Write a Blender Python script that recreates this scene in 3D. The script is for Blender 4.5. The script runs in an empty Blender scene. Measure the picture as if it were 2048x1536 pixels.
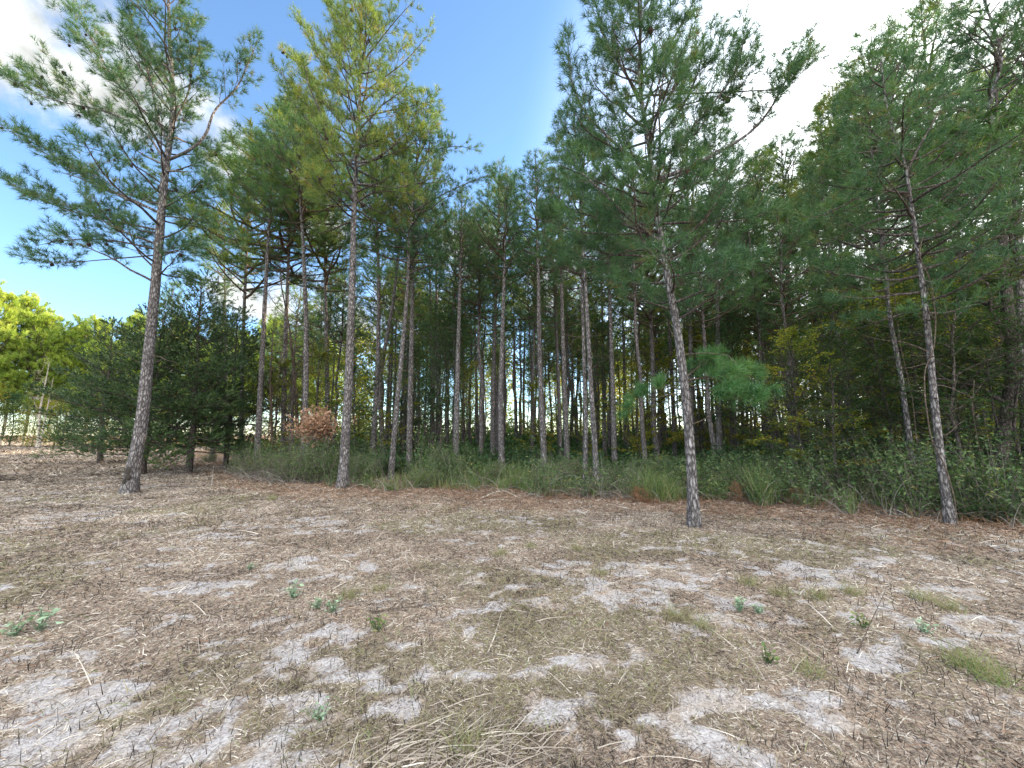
import bpy, math, random
import numpy as np
from mathutils import Vector, Matrix
R = math.radians
D = bpy.data
scene = bpy.context.scene
COL = scene.collection

# ------------------------------------------------------------------ camera
F = 769.0; TILT = R(7.5); CAMZ = 1.6
cam = D.objects.new("camera", D.cameras.new("camera")); COL.objects.link(cam)
cam.data.sensor_width = 36; cam.data.lens = F / 2048 * 36
cam.location = (0, 0, CAMZ); cam.rotation_euler = (R(90) + TILT, 0, 0)
cam.data.clip_start = .05; cam.data.clip_end = 3000
scene.camera = cam
CT, ST = math.cos(TILT), math.sin(TILT)
def pdir(px, py):
    u, v = (px - 1024) / F, (768 - py) / F
    return (u, CT - v * ST, ST + v * CT)
def pix(px, py, Y):
    d = pdir(px, py); s = Y / d[1]
    return (d[0] * s, Y, CAMZ + d[2] * s)
def gp(px, py):
    d = pdir(px, py); s = -CAMZ / d[2]
    return (d[0] * s, d[1] * s)

# ------------------------------------------------------------------ light
SUN_AZ, SUN_EL = 53.0, 20.0
world = D.worlds.new("World"); scene.world = world; world.use_nodes = True
nt = world.node_tree; N = nt.nodes; L = nt.links; N.clear()
out = N.new("ShaderNodeOutputWorld"); bg = N.new("ShaderNodeBackground")
sky = N.new("ShaderNodeTexSky"); sky.sky_type = 'NISHITA'; sky.sun_disc = False
sky.sun_elevation = R(SUN_EL); sky.sun_rotation = R(SUN_AZ)
sky.air_density = .9; sky.dust_density = .05; sky.ozone_density = 3.0
bg.inputs[1].default_value = 0.13
tc = N.new("ShaderNodeTexCoord")
def cloud_blobs(blobs):
    last = None
    for (p, r) in blobs:
        c = Vector(pdir(*p) if len(p) == 2 else p).normalized()
        dist = N.new("ShaderNodeVectorMath"); dist.operation = 'DISTANCE'
        L.new(tc.outputs['Generated'], dist.inputs[0]); dist.inputs[1].default_value = c
        mr = N.new("ShaderNodeMapRange"); mr.interpolation_type = 'SMOOTHSTEP'
        L.new(dist.outputs['Value'], mr.inputs[0])
        mr.inputs[1].default_value = r * 1.25; mr.inputs[2].default_value = r * .1
        mr.inputs[3].default_value = 0; mr.inputs[4].default_value = 1
        if last is None: last = mr.outputs[0]
        else:
            mx = N.new("ShaderNodeMath"); mx.operation = 'MAXIMUM'
            L.new(last, mx.inputs[0]); L.new(mr.outputs[0], mx.inputs[1]); last = mx.outputs[0]
    return last
# a torn bank of small clouds over the field
bl = cloud_blobs([((10, 20), .17), ((90, 80), .12), ((180, 130), .12), ((260, 190), .11), ((330, 230), .10), ((410, 265), .10), ((430, 300), .09), ((600, 330), .08), ((640, 450), .09),
             ((600, 600), .15), ((690, 640), .13), ((470, 600), .08), ((780, 620), .12), ((940, 500), .13), ((860, 640), .14), ((1100, 560), .15)])
# unseen bright cloud added overhead and behind the camera as fill light
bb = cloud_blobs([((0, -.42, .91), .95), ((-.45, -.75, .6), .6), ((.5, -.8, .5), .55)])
def noise_w(scale, det, rough):
    z = N.new("ShaderNodeTexNoise"); z.inputs['Scale'].default_value = scale; z.inputs['Detail'].default_value = det
    z.inputs['Roughness'].default_value = rough; L.new(tc.outputs['Generated'], z.inputs['Vector']); return z
def cmask(blob, z, k, lo, hi):
    m1 = N.new("ShaderNodeMath"); m1.operation = 'MULTIPLY_ADD'; L.new(z.outputs[0], m1.inputs[0]); m1.inputs[1].default_value = k; L.new(blob, m1.inputs[2])
    m2 = N.new("ShaderNodeMapRange"); m2.interpolation_type = 'SMOOTHSTEP'; L.new(m1.outputs[0], m2.inputs[0]); m2.inputs[1].default_value = lo; m2.inputs[2].default_value = hi; return m2
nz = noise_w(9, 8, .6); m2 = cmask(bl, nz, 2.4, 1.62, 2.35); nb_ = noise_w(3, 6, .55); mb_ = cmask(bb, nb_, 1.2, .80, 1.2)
nc = noise_w(14, 5, .6); cc = N.new("ShaderNodeMapRange"); L.new(nc.outputs[0], cc.inputs[0]); cc.inputs[1].default_value = .3; cc.inputs[2].default_value = .7; cc.inputs[3].default_value = 1.5; cc.inputs[4].default_value = 3.0
ccol = N.new("ShaderNodeCombineColor"); [L.new(cc.outputs[0], ccol.inputs[i]) for i in range(3)]
# thin veil about the sun
sd = Vector((math.sin(R(SUN_AZ)) * math.cos(R(SUN_EL)), math.cos(R(SUN_AZ)) * math.cos(R(SUN_EL)), math.sin(R(SUN_EL))))
vd = N.new("ShaderNodeVectorMath"); vd.operation = 'DISTANCE'; L.new(tc.outputs['Generated'], vd.inputs[0]); vd.inputs[1].default_value = sd
vm = N.new("ShaderNodeMapRange"); vm.interpolation_type = 'SMOOTHSTEP'; L.new(vd.outputs['Value'], vm.inputs[0])
vm.inputs[1].default_value = .84; vm.inputs[2].default_value = .25; vm.inputs[3].default_value = 0; vm.inputs[4].default_value = .9
mix = N.new("ShaderNodeMix"); mix.data_type = 'RGBA'
L.new(m2.outputs[0], mix.inputs[0]); L.new(sky.outputs[0], mix.inputs[6]); L.new(ccol.outputs[0], mix.inputs[7])
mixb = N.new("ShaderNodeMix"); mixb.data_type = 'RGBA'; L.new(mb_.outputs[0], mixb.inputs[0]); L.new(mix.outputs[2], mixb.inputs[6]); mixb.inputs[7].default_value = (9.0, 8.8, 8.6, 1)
mixv = N.new("ShaderNodeMix"); mixv.data_type = 'RGBA'
L.new(vm.outputs[0], mixv.inputs[0]); L.new(mixb.outputs[2], mixv.inputs[6]); mixv.inputs[7].default_value = (8.0, 8.0, 8.0, 1)
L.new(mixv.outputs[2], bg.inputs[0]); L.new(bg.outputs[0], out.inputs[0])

sun = D.objects.new("sun", D.lights.new("sun", 'SUN')); COL.objects.link(sun)
sun.data.energy = 5.0; sun.data.angle = R(.5); sun.data.color = (1.0, .80, .55)
sun.rotation_euler = sd.to_track_quat('Z', 'Y').to_euler()

scene.view_settings.view_transform = 'Standard'; scene.view_settings.look = 'None'
scene.view_settings.exposure = 1.85; scene.view_settings.gamma = 1
scene.view_settings.use_white_balance = True; scene.view_settings.white_balance_temperature = 6500; scene.view_settings.white_balance_tint = 5
scene.cycles.denoising_prefilter = 'NONE'
scene.cycles.max_bounces = 6; scene.cycles.diffuse_bounces = 4; scene.cycles.transmission_bounces = 4
scene.cycles.transparent_max_bounces = 4; scene.cycles.sample_clamp_indirect = 5

# ------------------------------------------------------------------ noise helpers
def _hash(ix, iy, seed):
    h = (ix.astype(np.int64) * 374761393 + iy.astype(np.int64) * 668265263 + seed * 1442695041) & 0xffffffff
    h = ((h ^ (h >> 13)) * 1274126177) & 0xffffffff
    h = h ^ (h >> 16)
    return (h & 0xffff) / 65535.0
def vnoise(x, y, seed=0):
    x = np.asarray(x, float); y = np.asarray(y, float)
    ix = np.floor(x); iy = np.floor(y); fx = x - ix; fy = y - iy
    fx = fx * fx * (3 - 2 * fx); fy = fy * fy * (3 - 2 * fy)
    a = _hash(ix, iy, seed); b = _hash(ix + 1, iy, seed); c = _hash(ix, iy + 1, seed); d = _hash(ix + 1, iy + 1, seed)
    return (a * (1 - fx) + b * fx) * (1 - fy) + (c * (1 - fx) + d * fx) * fy
def fbm(x, y, seed=0, o=4):
    s = 0; a = .5; t = 0
    for i in range(o):
        s = s + a * vnoise(x * 2 ** i + 13.7 * i, y * 2 ** i + 7.1 * i, seed + i); t += a; a *= .55
    return s / t
def sstep(a, b, x):
    t = np.clip((x - a) / (b - a), 0, 1); return t * t * (3 - 2 * t)

# ------------------------------------------------------------------ materials
def newmat(name):
    m = D.materials.new(name); m.use_nodes = True; n = m.node_tree; n.nodes.clear()
    o = n.nodes.new("ShaderNodeOutputMaterial"); return m, n.nodes, n.links, o
def ramp(nodes, stops, interp='LINEAR'):
    r = nodes.new("ShaderNodeValToRGB"); r.color_ramp.interpolation = interp
    e = r.color_ramp.elements
    while len(e) > 1: e.remove(e[-1])
    e[0].position = stops[0][0]; e[0].color = (*stops[0][1], 1)
    for p, c in stops[1:]:
        k = e.new(p); k.color = (*c, 1)
    return r
def leafmat(name, stops, trans=.35, rough=.5, tcol=(1.3, 1.25, .6), spec=.35):
    m, n, l, o = newmat(name)
    at = n.new("ShaderNodeAttribute"); at.attribute_name = 'tint'
    r = ramp(n, stops); l.new(at.outputs['Fac'], r.inputs[0])
    p = n.new("ShaderNodeBsdfPrincipled"); p.inputs['Roughness'].default_value = rough
    p.inputs['Specular IOR Level'].default_value = spec
    l.new(r.outputs[0], p.inputs['Base Color'])
    if trans > 0:
        t = n.new("ShaderNodeBsdfTranslucent")
        mm = n.new("ShaderNodeMix"); mm.data_type = 'RGBA'; mm.blend_type = 'MULTIPLY'; mm.inputs[0].default_value = 1
        mm.clamp_result = False
        l.new(r.outputs[0], mm.inputs[6]); mm.inputs[7].default_value = (*tcol, 1)
        l.new(mm.outputs[2], t.inputs[0])
        ms = n.new("ShaderNodeMixShader"); ms.inputs[0].default_value = trans
        l.new(p.outputs[0], ms.inputs[1]); l.new(t.outputs[0], ms.inputs[2]); l.new(ms.outputs[0], o.inputs[0])
    else: l.new(p.outputs[0], o.inputs[0])
    return m
def barkmat(name, dark, mid, lite, scale=1.0, bump=.6):
    m, n, l, o = newmat(name)
    tc = n.new("ShaderNodeTexCoord"); mp = n.new("ShaderNodeMapping"); l.new(tc.outputs['Object'], mp.inputs[0])
    mp.inputs['Scale'].default_value = (16 * scale, 16 * scale, 5.0 * scale)
    nz = n.new("ShaderNodeTexNoise"); nz.inputs['Scale'].default_value = 3; nz.inputs['Detail'].default_value = 4
    l.new(mp.outputs[0], nz.inputs['Vector'])
    ad = n.new("ShaderNodeVectorMath"); ad.operation = 'MULTIPLY_ADD'
    l.new(nz.outputs['Color'], ad.inputs[0]); ad.inputs[1].default_value = (.9, .9, .9); l.new(mp.outputs[0], ad.inputs[2])
    vo = n.new("ShaderNodeTexVoronoi"); vo.feature = 'DISTANCE_TO_EDGE'; vo.inputs['Scale'].default_value = 1.3
    l.new(ad.outputs[0], vo.inputs['Vector'])
    vc = n.new("ShaderNodeTexVoronoi"); vc.inputs['Scale'].default_value = 1.3; l.new(ad.outputs[0], vc.inputs['Vector'])
    r = ramp(n, [(0, dark), (.10, mid), (.45, lite)])
    l.new(vo.outputs['Distance'], r.inputs[0])
    mx = n.new("ShaderNodeMix"); mx.data_type = 'RGBA'; mx.blend_type = 'OVERLAY'; mx.inputs[0].default_value = .55
    bw = n.new("ShaderNodeRGBToBW"); l.new(vc.outputs['Color'], bw.inputs[0])
    cr = ramp(n, [(0, (.25, .22, .21)), (1, (.75, .74, .76))]); l.new(bw.outputs[0], cr.inputs[0])
    l.new(r.outputs[0], mx.inputs[6]); l.new(cr.outputs[0], mx.inputs[7])
    n2 = n.new("ShaderNodeTexNoise"); n2.inputs['Scale'].default_value = 60; n2.inputs['Detail'].default_value = 3
    l.new(tc.outputs['Object'], n2.inputs['Vector'])
    m2 = n.new("ShaderNodeMix"); m2.data_type = 'RGBA'; m2.blend_type = 'OVERLAY'; m2.inputs[0].default_value = .5
    l.new(mx.outputs[2], m2.inputs[6]); l.new(n2.outputs[0], m2.inputs[7])
    p = n.new("ShaderNodeBsdfPrincipled"); p.inputs['Roughness'].default_value = .9; p.inputs['Specular IOR Level'].default_value = .2
    l.new(m2.outputs[2], p.inputs['Base Color'])
    mn = n.new("ShaderNodeMath"); mn.operation = 'MINIMUM'; l.new(vo.outputs['Distance'], mn.inputs[0]); mn.inputs[1].default_value = .25
    a2 = n.new("ShaderNodeMath"); a2.operation = 'MULTIPLY_ADD'; l.new(n2.outputs[0], a2.inputs[0]); a2.inputs[1].default_value = .12
    l.new(mn.outputs[0], a2.inputs[2])
    b = n.new("ShaderNodeBump"); b.inputs['Strength'].default_value = bump; b.inputs['Distance'].default_value = .05
    l.new(a2.outputs[0], b.inputs['Height']); l.new(b.outputs[0], p.inputs['Normal'])
    l.new(p.outputs[0], o.inputs[0]); return m
M = {}
M['pine'] = leafmat('pine_needles', [(0, (.038, .085, .05)), (.5, (.066, .14, .064)), (.85, (.10, .185, .07)), (.97, (.15, .19, .06)), (1, (.22, .13, .06))], .35)
M['pine_sunlit'] = leafmat('pine_needles_sun_tinted', [(0, (.07, .12, .045)), (.5, (.13, .20, .055)), (.9, (.23, .27, .07)), (1, (.27, .16, .06))], .4)  # lit copy of the pine needles, sunlight put into the colour
M['pine_fresh'] = leafmat('pine_needles_fresh', [(0, (.045, .12, .05)), (.5, (.08, .18, .068)), (1, (.13, .24, .085))], .4)
M['pine_far_sunlit'] = leafmat('pine_needles_far_sun_tinted', [(0, (.17, .25, .05)), (.5, (.31, .41, .075)), (1, (.47, .52, .14))], .4)  # the far row's sunlight is mixed into this bright yellow green
M['cedar'] = leafmat('cedar_sprays', [(0, (.03, .06, .028)), (.6, (.055, .10, .036)), (1, (.11, .15, .045))], .18)
M['leaf'] = leafmat('broad_leaves', [(0, (.03, .07, .03)), (.5, (.05, .11, .045)), (.9, (.09, .15, .05)), (1, (.16, .17, .04))], .4)
M['leaf_sunlit'] = leafmat('sun_tinted_leaves', [(0, (.09, .13, .03)), (.5, (.19, .23, .04)), (.85, (.36, .33, .05)), (1, (.36, .24, .06))], .6)  # leaves coloured yellow to stand for sun shining on and through them
M['weed'] = leafmat('weed_leaves', [(0, (.045, .09, .035)), (.4, (.09, .155, .055)), (.8, (.16, .215, .075)), (1, (.27, .25, .10))], .3)
M['weed_lime'] = leafmat('tall_grass_blades', [(0, (.08, .13, .05)), (.5, (.14, .21, .07)), (.85, (.24, .27, .11)), (1, (.35, .30, .19))], .35)
M['rust'] = leafmat('dead_needles', [(0, (.14, .07, .04)), (.5, (.24, .12, .07)), (1, (.33, .2, .12))], .2)
M['browned'] = leafmat('dead_leaves', [(0, (.22, .12, .08)), (.5, (.42, .24, .16)), (1, (.58, .38, .27))], .2)
M['bramble'] = leafmat('bare_stems', [(0, (.08, .065, .06)), (.6, (.18, .15, .13)), (1, (.38, .35, .32))], 0, .8)
M['litter'] = leafmat('mown_thatch', [(0, (.035, .028, .026)), (.22, (.105, .082, .073)), (.42, (.24, .195, .168)), (.66, (.345, .29, .25)), (.88, (.47, .41, .36)), (1, (.68, .62, .56))], .1, .8, spec=.15)
M['straw'] = leafmat('fallen_pine_straw', [(0, (.10, .06, .045)), (.5, (.25, .15, .105)), (1, (.42, .30, .22))], .1, .8, spec=.15)
M['grass'] = leafmat('short_grass', [(0, (.13, .115, .06)), (.45, (.23, .20, .11)), (.8, (.34, .295, .18)), (1, (.19, .24, .10))], .25)
M['herb'] = leafmat('silver_green_leaves', [(0, (.16, .24, .15)), (.6, (.30, .40, .28)), (1, (.42, .52, .38))], .25)
M['char'] = leafmat('charred_stubs', [(0, (.012, .011, .010)), (1, (.06, .045, .035))], 0, .8)
M['cone'] = leafmat('cone_scales', [(0, (.03, .02, .015)), (1, (.09, .06, .04))], 0, .8)
M['bark'] = barkmat('pine_bark', (.026, .023, .024), (.115, .103, .104), (.33, .31, .312))
M['bark_dark'] = barkmat('dark_bark', (.02, .018, .017), (.075, .06, .055), (.17, .145, .135))
M['bark_far'] = barkmat('distant_pine_bark', (.03, .026, .026), (.11, .096, .096), (.25, .225, .225), .7, .3)
M['twig'] = barkmat('twig_bark', (.04, .03, .025), (.10, .075, .06), (.19, .15, .125), 1.5, .2)
M['twig_pale'] = barkmat('pale_bark', (.14, .12, .10), (.35, .31, .26), (.6, .56, .5), 1.0, .2)

# ------------------------------------------------------------------ mesh helpers
class MB:
    def __init__(s): s.v = []; s.f = []; s.m = []; s.t = []; s.n = 0
    def add(s, V, Fa, mi=0, tint=None):
        V = np.asarray(V, np.float32).reshape(-1, 3); Fa = np.asarray(Fa, np.int64)
        if len(V) == 0 or len(Fa) == 0: return
        s.v.append(V); s.f.append(Fa + s.n); s.m.append(mi); s.n += len(V)
        if tint is None: tint = np.full(len(V), .5)
        elif np.isscalar(tint): tint = np.full(len(V), tint)
        s.t.append(np.asarray(tint, np.float32))
    def mesh(s, name, mats, smooth=False):
        me = D.meshes.new(name)
        V = np.concatenate(s.v); me.vertices.add(len(V)); me.vertices.foreach_set('co', V.ravel())
        tot = np.concatenate([np.full(len(f), f.shape[1]) for f in s.f])
        idx = np.concatenate([f.ravel() for f in s.f])
        mi = np.concatenate([np.full(len(f), m) for f, m in zip(s.f, s.m)])
        st = np.zeros(len(tot), np.int64); st[1:] = np.cumsum(tot)[:-1]
        me.loops.add(len(idx)); me.loops.foreach_set('vertex_index', idx.astype(np.int32))
        me.polygons.add(len(tot)); me.polygons.foreach_set('loop_start', st.astype(np.int32))
        me.polygons.foreach_set('loop_total', tot.astype(np.int32))
        me.polygons.foreach_set('material_index', mi.astype(np.int32))
        if smooth: me.polygons.foreach_set('use_smooth', np.ones(len(tot), bool))
        a = me.attributes.new('tint', 'FLOAT', 'POINT'); a.data.foreach_set('value', np.concatenate(s.t))
        for m in mats: me.materials.append(M[m] if isinstance(m, str) else m)
        me.update(calc_edges=True); return me
def obj(name, me, parent=None, loc=None):
    o = D.objects.new(name, me); COL.objects.link(o)
    if parent: o.parent = parent
    if loc is not None: o.location = loc
    return o
def tag(o, label=None, cat=None, group=None, kind=None):
    for k, v in (('label', label), ('category', cat), ('group', group), ('kind', kind)):
        if v: o[k] = v
    return o
def empty(name, loc, label, cat, group=None):
    o = D.objects.new(name, None); COL.objects.link(o); o.location = loc; o.empty_display_size = .2
    return tag(o, label, cat, group)
def nrm(v): return v / np.maximum(np.linalg.norm(v, axis=-1, keepdims=True), 1e-9)
def rvec(rng, n): return nrm(rng.normal(size=(n, 3)))
def tube(mb, pts, rad, sides=8, mi=0, rng=None, rough=0.0, tint=.5, cap=True):
    pts = np.asarray(pts, float); n = len(pts); rad = np.asarray(rad, float)
    T = np.gradient(pts, axis=0); T = nrm(T)
    ref = np.array([0, 0, 1.0]) if abs(T[0][2]) < .8 else np.array([0, 1.0, 0])
    U = nrm(np.cross(T, ref)); W = np.cross(T, U)
    a = np.linspace(0, 2 * np.pi, sides, endpoint=False)
    rr = rad[:, None] * np.ones(sides)
    if rng is not None and rough > 0: rr = rr * (1 + rough * rng.uniform(-1, 1, rr.shape))
    V = pts[:, None, :] + rr[..., None] * (np.cos(a)[None, :, None] * U[:, None, :] + np.sin(a)[None, :, None] * W[:, None, :])
    i = np.arange(n - 1)[:, None] * sides; j = np.arange(sides)[None, :]; k = (j + 1) % sides
    Q = np.stack([i + j, i + k, i + k + sides, i + j + sides], -1).reshape(-1, 4)
    mb.add(V.reshape(-1, 3), Q, mi, tint)
def segs(mb, P0, P1, R0, R1, mi=0, tint=.5):
    """many three-sided twigs at once"""
    P0 = np.asarray(P0, float).reshape(-1, 3); P1 = np.asarray(P1, float).reshape(-1, 3)
    if len(P0) == 0: return
    T = nrm(P1 - P0); ref = np.where(np.abs(T[:, 2:3]) < .8, np.array([[0, 0, 1.]]), np.array([[0, 1., 0]]))
    U = nrm(np.cross(T, ref)); W = np.cross(T, U); n = len(P0)
    R0 = np.broadcast_to(R0, n); R1 = np.broadcast_to(R1, n)
    V = np.zeros((n, 6, 3))
    for k in range(3):
        c, s_ = math.cos(k * 2.094), math.sin(k * 2.094)
        V[:, k] = P0 + R0[:, None] * (c * U + s_ * W); V[:, 3 + k] = P1 + R1[:, None] * (c * U + s_ * W)
    b = np.arange(n)[:, None] * 6
    Q = np.concatenate([b + np.array([[0, 1, 4, 3]]), b + np.array([[1, 2, 5, 4]]), b + np.array([[2, 0, 3, 5]])])
    mb.add(V.reshape(-1, 3), Q, mi, tint)
def needles(mb, rng, P, Dr, Ls, k, nl, nw, mi=0, spread=(.35, 1.25), tint0=None, droop=.0):
    P = np.asarray(P, float); Dr = nrm(np.asarray(Dr, float)); n = len(P)
    if n == 0: return
    Ls = np.asarray(Ls, float)
    th = rng.uniform(*spread, (n, k)); u = rng.uniform(0, 1, (n, k)) ** .7
    r = rvec(rng, n * k).reshape(n, k, 3); r = r - (r * Dr[:, None]).sum(-1, keepdims=True) * Dr[:, None]; r = nrm(r)
    d = Dr[:, None] * np.cos(th)[..., None] + r * np.sin(th)[..., None]
    d[..., 2] -= droop; d = nrm(d)
    b = P[:, None] + Dr[:, None] * (Ls[:, None] * u)[..., None]
    ln = nl * rng.uniform(.7, 1.15, (n, k))
    s = nrm(np.cross(d, rvec(rng, n * k).reshape(n, k, 3))) * nw * .5
    V = np.stack([b - s, b + s, b + d * ln[..., None]], 2).reshape(-1, 3)
    t = (rng.uniform(0, 1, n) if tint0 is None else tint0)[:, None] * .75 + rng.uniform(0, .3, (n, k))
    mb.add(V, np.arange(n * k * 3).reshape(-1, 3), mi, np.repeat(np.clip(t, 0, 1).ravel(), 3))
def leaves(mb, rng, P, size, mi=0, tint=None, flat=.5, aspect=.5, Dr=None):
    """kite-shaped folded leaves; flat nearer 1 lies level"""
    P = np.asarray(P, float); n = len(P)
    if n == 0: return
    sz = size * rng.uniform(.6, 1.3, n)[:, None]
    d = rvec(rng, n) if Dr is None else nrm(Dr + .5 * rvec(rng, n))
    d[:, 2] *= (1 - flat); d = nrm(d)
    up = nrm(rvec(rng, n) * (1 - flat) + np.array([[0, 0, 1.]]) * flat); s = nrm(np.cross(d, up)); up = np.cross(s, d)
    m = P + d * sz * .5
    V = np.stack([P, m + s * sz * aspect * .5 + up * sz * .08, P + d * sz - up * sz * .06, m - s * sz * aspect * .5 + up * sz * .08], 1)
    b = np.arange(n)[:, None] * 4
    if tint is None: tint = rng.uniform(0, 1, n)
    mb.add(V.reshape(-1, 3), np.concatenate([b + np.array([[0, 1, 2]]), b + np.array([[0, 2, 3]])]), mi, np.repeat(tint, 4))
def ribbons(mb, rng, P, Dr, Ls, W, nseg=3, droop=.5, mi=0, tint=None, bend=None):
    """thin tapering blades or stems that arc over"""
    P = np.asarray(P, float); n = len(P)
    if n == 0: return P
    d = nrm(np.asarray(Dr, float)); Ls = np.broadcast_to(Ls, n).astype(float); W = np.broadcast_to(W, n).astype(float)
    droop = np.broadcast_to(droop, n); side = nrm(np.cross(d, rvec(rng, n)))
    cur = P.copy(); rows = []
    for i in range(nseg + 1):
        w = W * (1 - .85 * (i / nseg) ** 1.5) * .5
        rows.append(np.stack([cur - side * w[:, None], cur + side * w[:, None]], 1))
        cur = cur + d * (Ls / nseg)[:, None]
        d = d.copy(); d[:, 2] -= droop / nseg
        if bend is not None: d[:, :2] += bend / nseg
        d = nrm(d)
    V = np.stack(rows, 1).reshape(n, -1, 3); b = np.arange(n)[:, None] * (2 * nseg + 2)
    Q = np.concatenate([b + np.array([[2 * i, 2 * i + 1, 2 * i + 3, 2 * i + 2]]) for i in range(nseg)])
    if tint is None: tint = rng.uniform(0, 1, n)
    mb.add(V.reshape(-1, 3), Q, mi, np.repeat(tint, 2 * nseg + 2))
    return V[:, -1]
def poly_at(pts, t):
    """points (n,3) sampled by arc fraction"""
    pts = np.asarray(pts, float); s = np.r_[0, np.cumsum(np.linalg.norm(np.diff(pts, axis=0), axis=1))]; s /= s[-1]
    return np.stack([np.interp(t, s, pts[:, k]) for k in range(3)], -1)
def smoothed(pts, n):
    pts = np.asarray(pts, float); c = poly_at(pts, np.linspace(0, 1, n))
    for _ in range(2): c[1:-1] = .25 * c[:-2] + .5 * c[1:-1] + .25 * c[2:]
    return c

# ------------------------------------------------------------------ ground
EDGE = [gp(*p) for p in ((352, 905), (430, 938), (490, 962), (600, 968), (690, 977), (850, 987), (1000, 996), (1200, 996), (1400, 1014), (1650, 1030), (1900, 1042), (2046, 1054))]
EX = np.array([e[0] for e in EDGE]); EY = np.array([e[1] for e in EDGE])
o_ = np.argsort(EX); EX, EY = EX[o_], EY[o_]
EX = np.r_[-120, EX[0] - 6, EX, EX[-1] + 25]; EY = np.r_[90, 58, EY, EY[-1] - 3.5]
def edge(x): return np.interp(x, EX, EY)
def sandlist():
    L_ = [(1650, 1150, 62, 24), (1745, 1123, 45, 9), (1130, 1137, 60, 18), (1300, 1150, 70, 24), (1320, 1205, 40, 20), (1640, 1160, 40, 16),
          (640, 1042, 60, 10), (170, 1030, 60, 16), (620, 1130, 90, 18), (1090, 1440, 130, 50), (1480, 1500, 70, 50), (1400, 1400, 90, 40),
          (560, 1395, 90, 26), (660, 1300, 120, 36), (140, 1390, 110, 50), (0, 1300, 60, 45), (1130, 1335, 80, 36), (1560, 1400, 120, 34),
          (1650, 1440, 110, 40), (1010, 1300, 60, 24), (220, 1370, 70, 30), (60, 1490, 90, 50), (330, 1500, 120, 40), (1740, 1330, 60, 30),
          (1440, 1210, 36, 14), (760, 1200, 50, 18), (1240, 1265, 40, 16), (430, 1165, 60, 16), (1000, 1075, 40, 8), (860, 1085, 60, 8),
          (1300, 1370, 70, 30), (2030, 1430, 40, 20), (1200, 1180, 60, 16), (930, 1145, 60, 16), (310, 972, 20, 5), (60, 995, 70, 6), (1990, 1095, 50, 8),
          (900, 1340, 70, 30), (780, 1450, 80, 40), (1800, 1290, 60, 20), (540, 1240, 50, 18), (1240, 1500, 90, 40), (960, 1210, 60, 18)]
    o = []
    for x, y, a, b in L_:
        c = gp(x, y); e = gp(x + a, y); f0 = gp(x, y - b); f1 = gp(x, y + b)
        o.append((c[0], (f0[1] + f1[1]) / 2, e[0] - c[0], max(.05, (f0[1] - f1[1]) / 2)))
    return o
SAND = sandlist()
def masks(x, y):
    s = np.zeros_like(x)
    wx = x + .35 * (fbm(x * 2.2, y * 2.2, 51) - .5); wy = y + .35 * (fbm(x * 2.2, y * 2.2, 57) - .5)
    for cx, cy, a, b in SAND:
        k = (wx - cx) ** 2 / a ** 2 + (wy - cy) ** 2 / b ** 2
        s = np.maximum(s, 1.15 - k * .62)
    s = s * .34 + (fbm(x * 2.3, y * 3.0, 3, 5) - .5) * 1.5 + (fbm(x * .7, y * .9, 41, 3) - .5) * .7 + .08
    s = sstep(.24, .62, s + (fbm(x * 6.5, y * 7.5, 31, 5) - .5) * 1.9)
    de = edge(x) - y
    st = sstep(2.6, .1, de + (fbm(x * .6, y * .9, 11) - .5) * 3.4)
    s = s * (1 - .9 * st) * sstep(-.2, .6, de)
    g = sstep(.50, .68, fbm(x * .55 + 4, y * .7 + 9, 23, 4) + .10 * np.exp(-((x - 2.6) ** 2 / 6 + (y - 3.2) ** 2 / 3)))
    return s, st, g * (1 - s)
def hgt(x, y):
    h = .05 * (fbm(x * .35, y * .35, 5, 3) - .5)
    near = np.exp(-np.maximum(y - 4, 0) / 9)
    h = h + near * (.035 * (fbm(x * 2.1, y * 2.1, 8, 3) - .5) + .020 * (fbm(x * 8, y * 8, 9, 3) - .5))
    return h
def hz(x, y): return float(hgt(np.array([x]), np.array([y]))[0])
def axis_pts(lo, hi, dn, core_lo, core_hi):
    c = list(np.arange(core_lo, core_hi, dn)); s = dn; v = c[-1]
    while v < hi: s *= 1.07; v += s; c.append(v)
    s = dn; v = core_lo
    while v > lo: s *= 1.07; v -= s; c.insert(0, v)
    return np.array(c)
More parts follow.
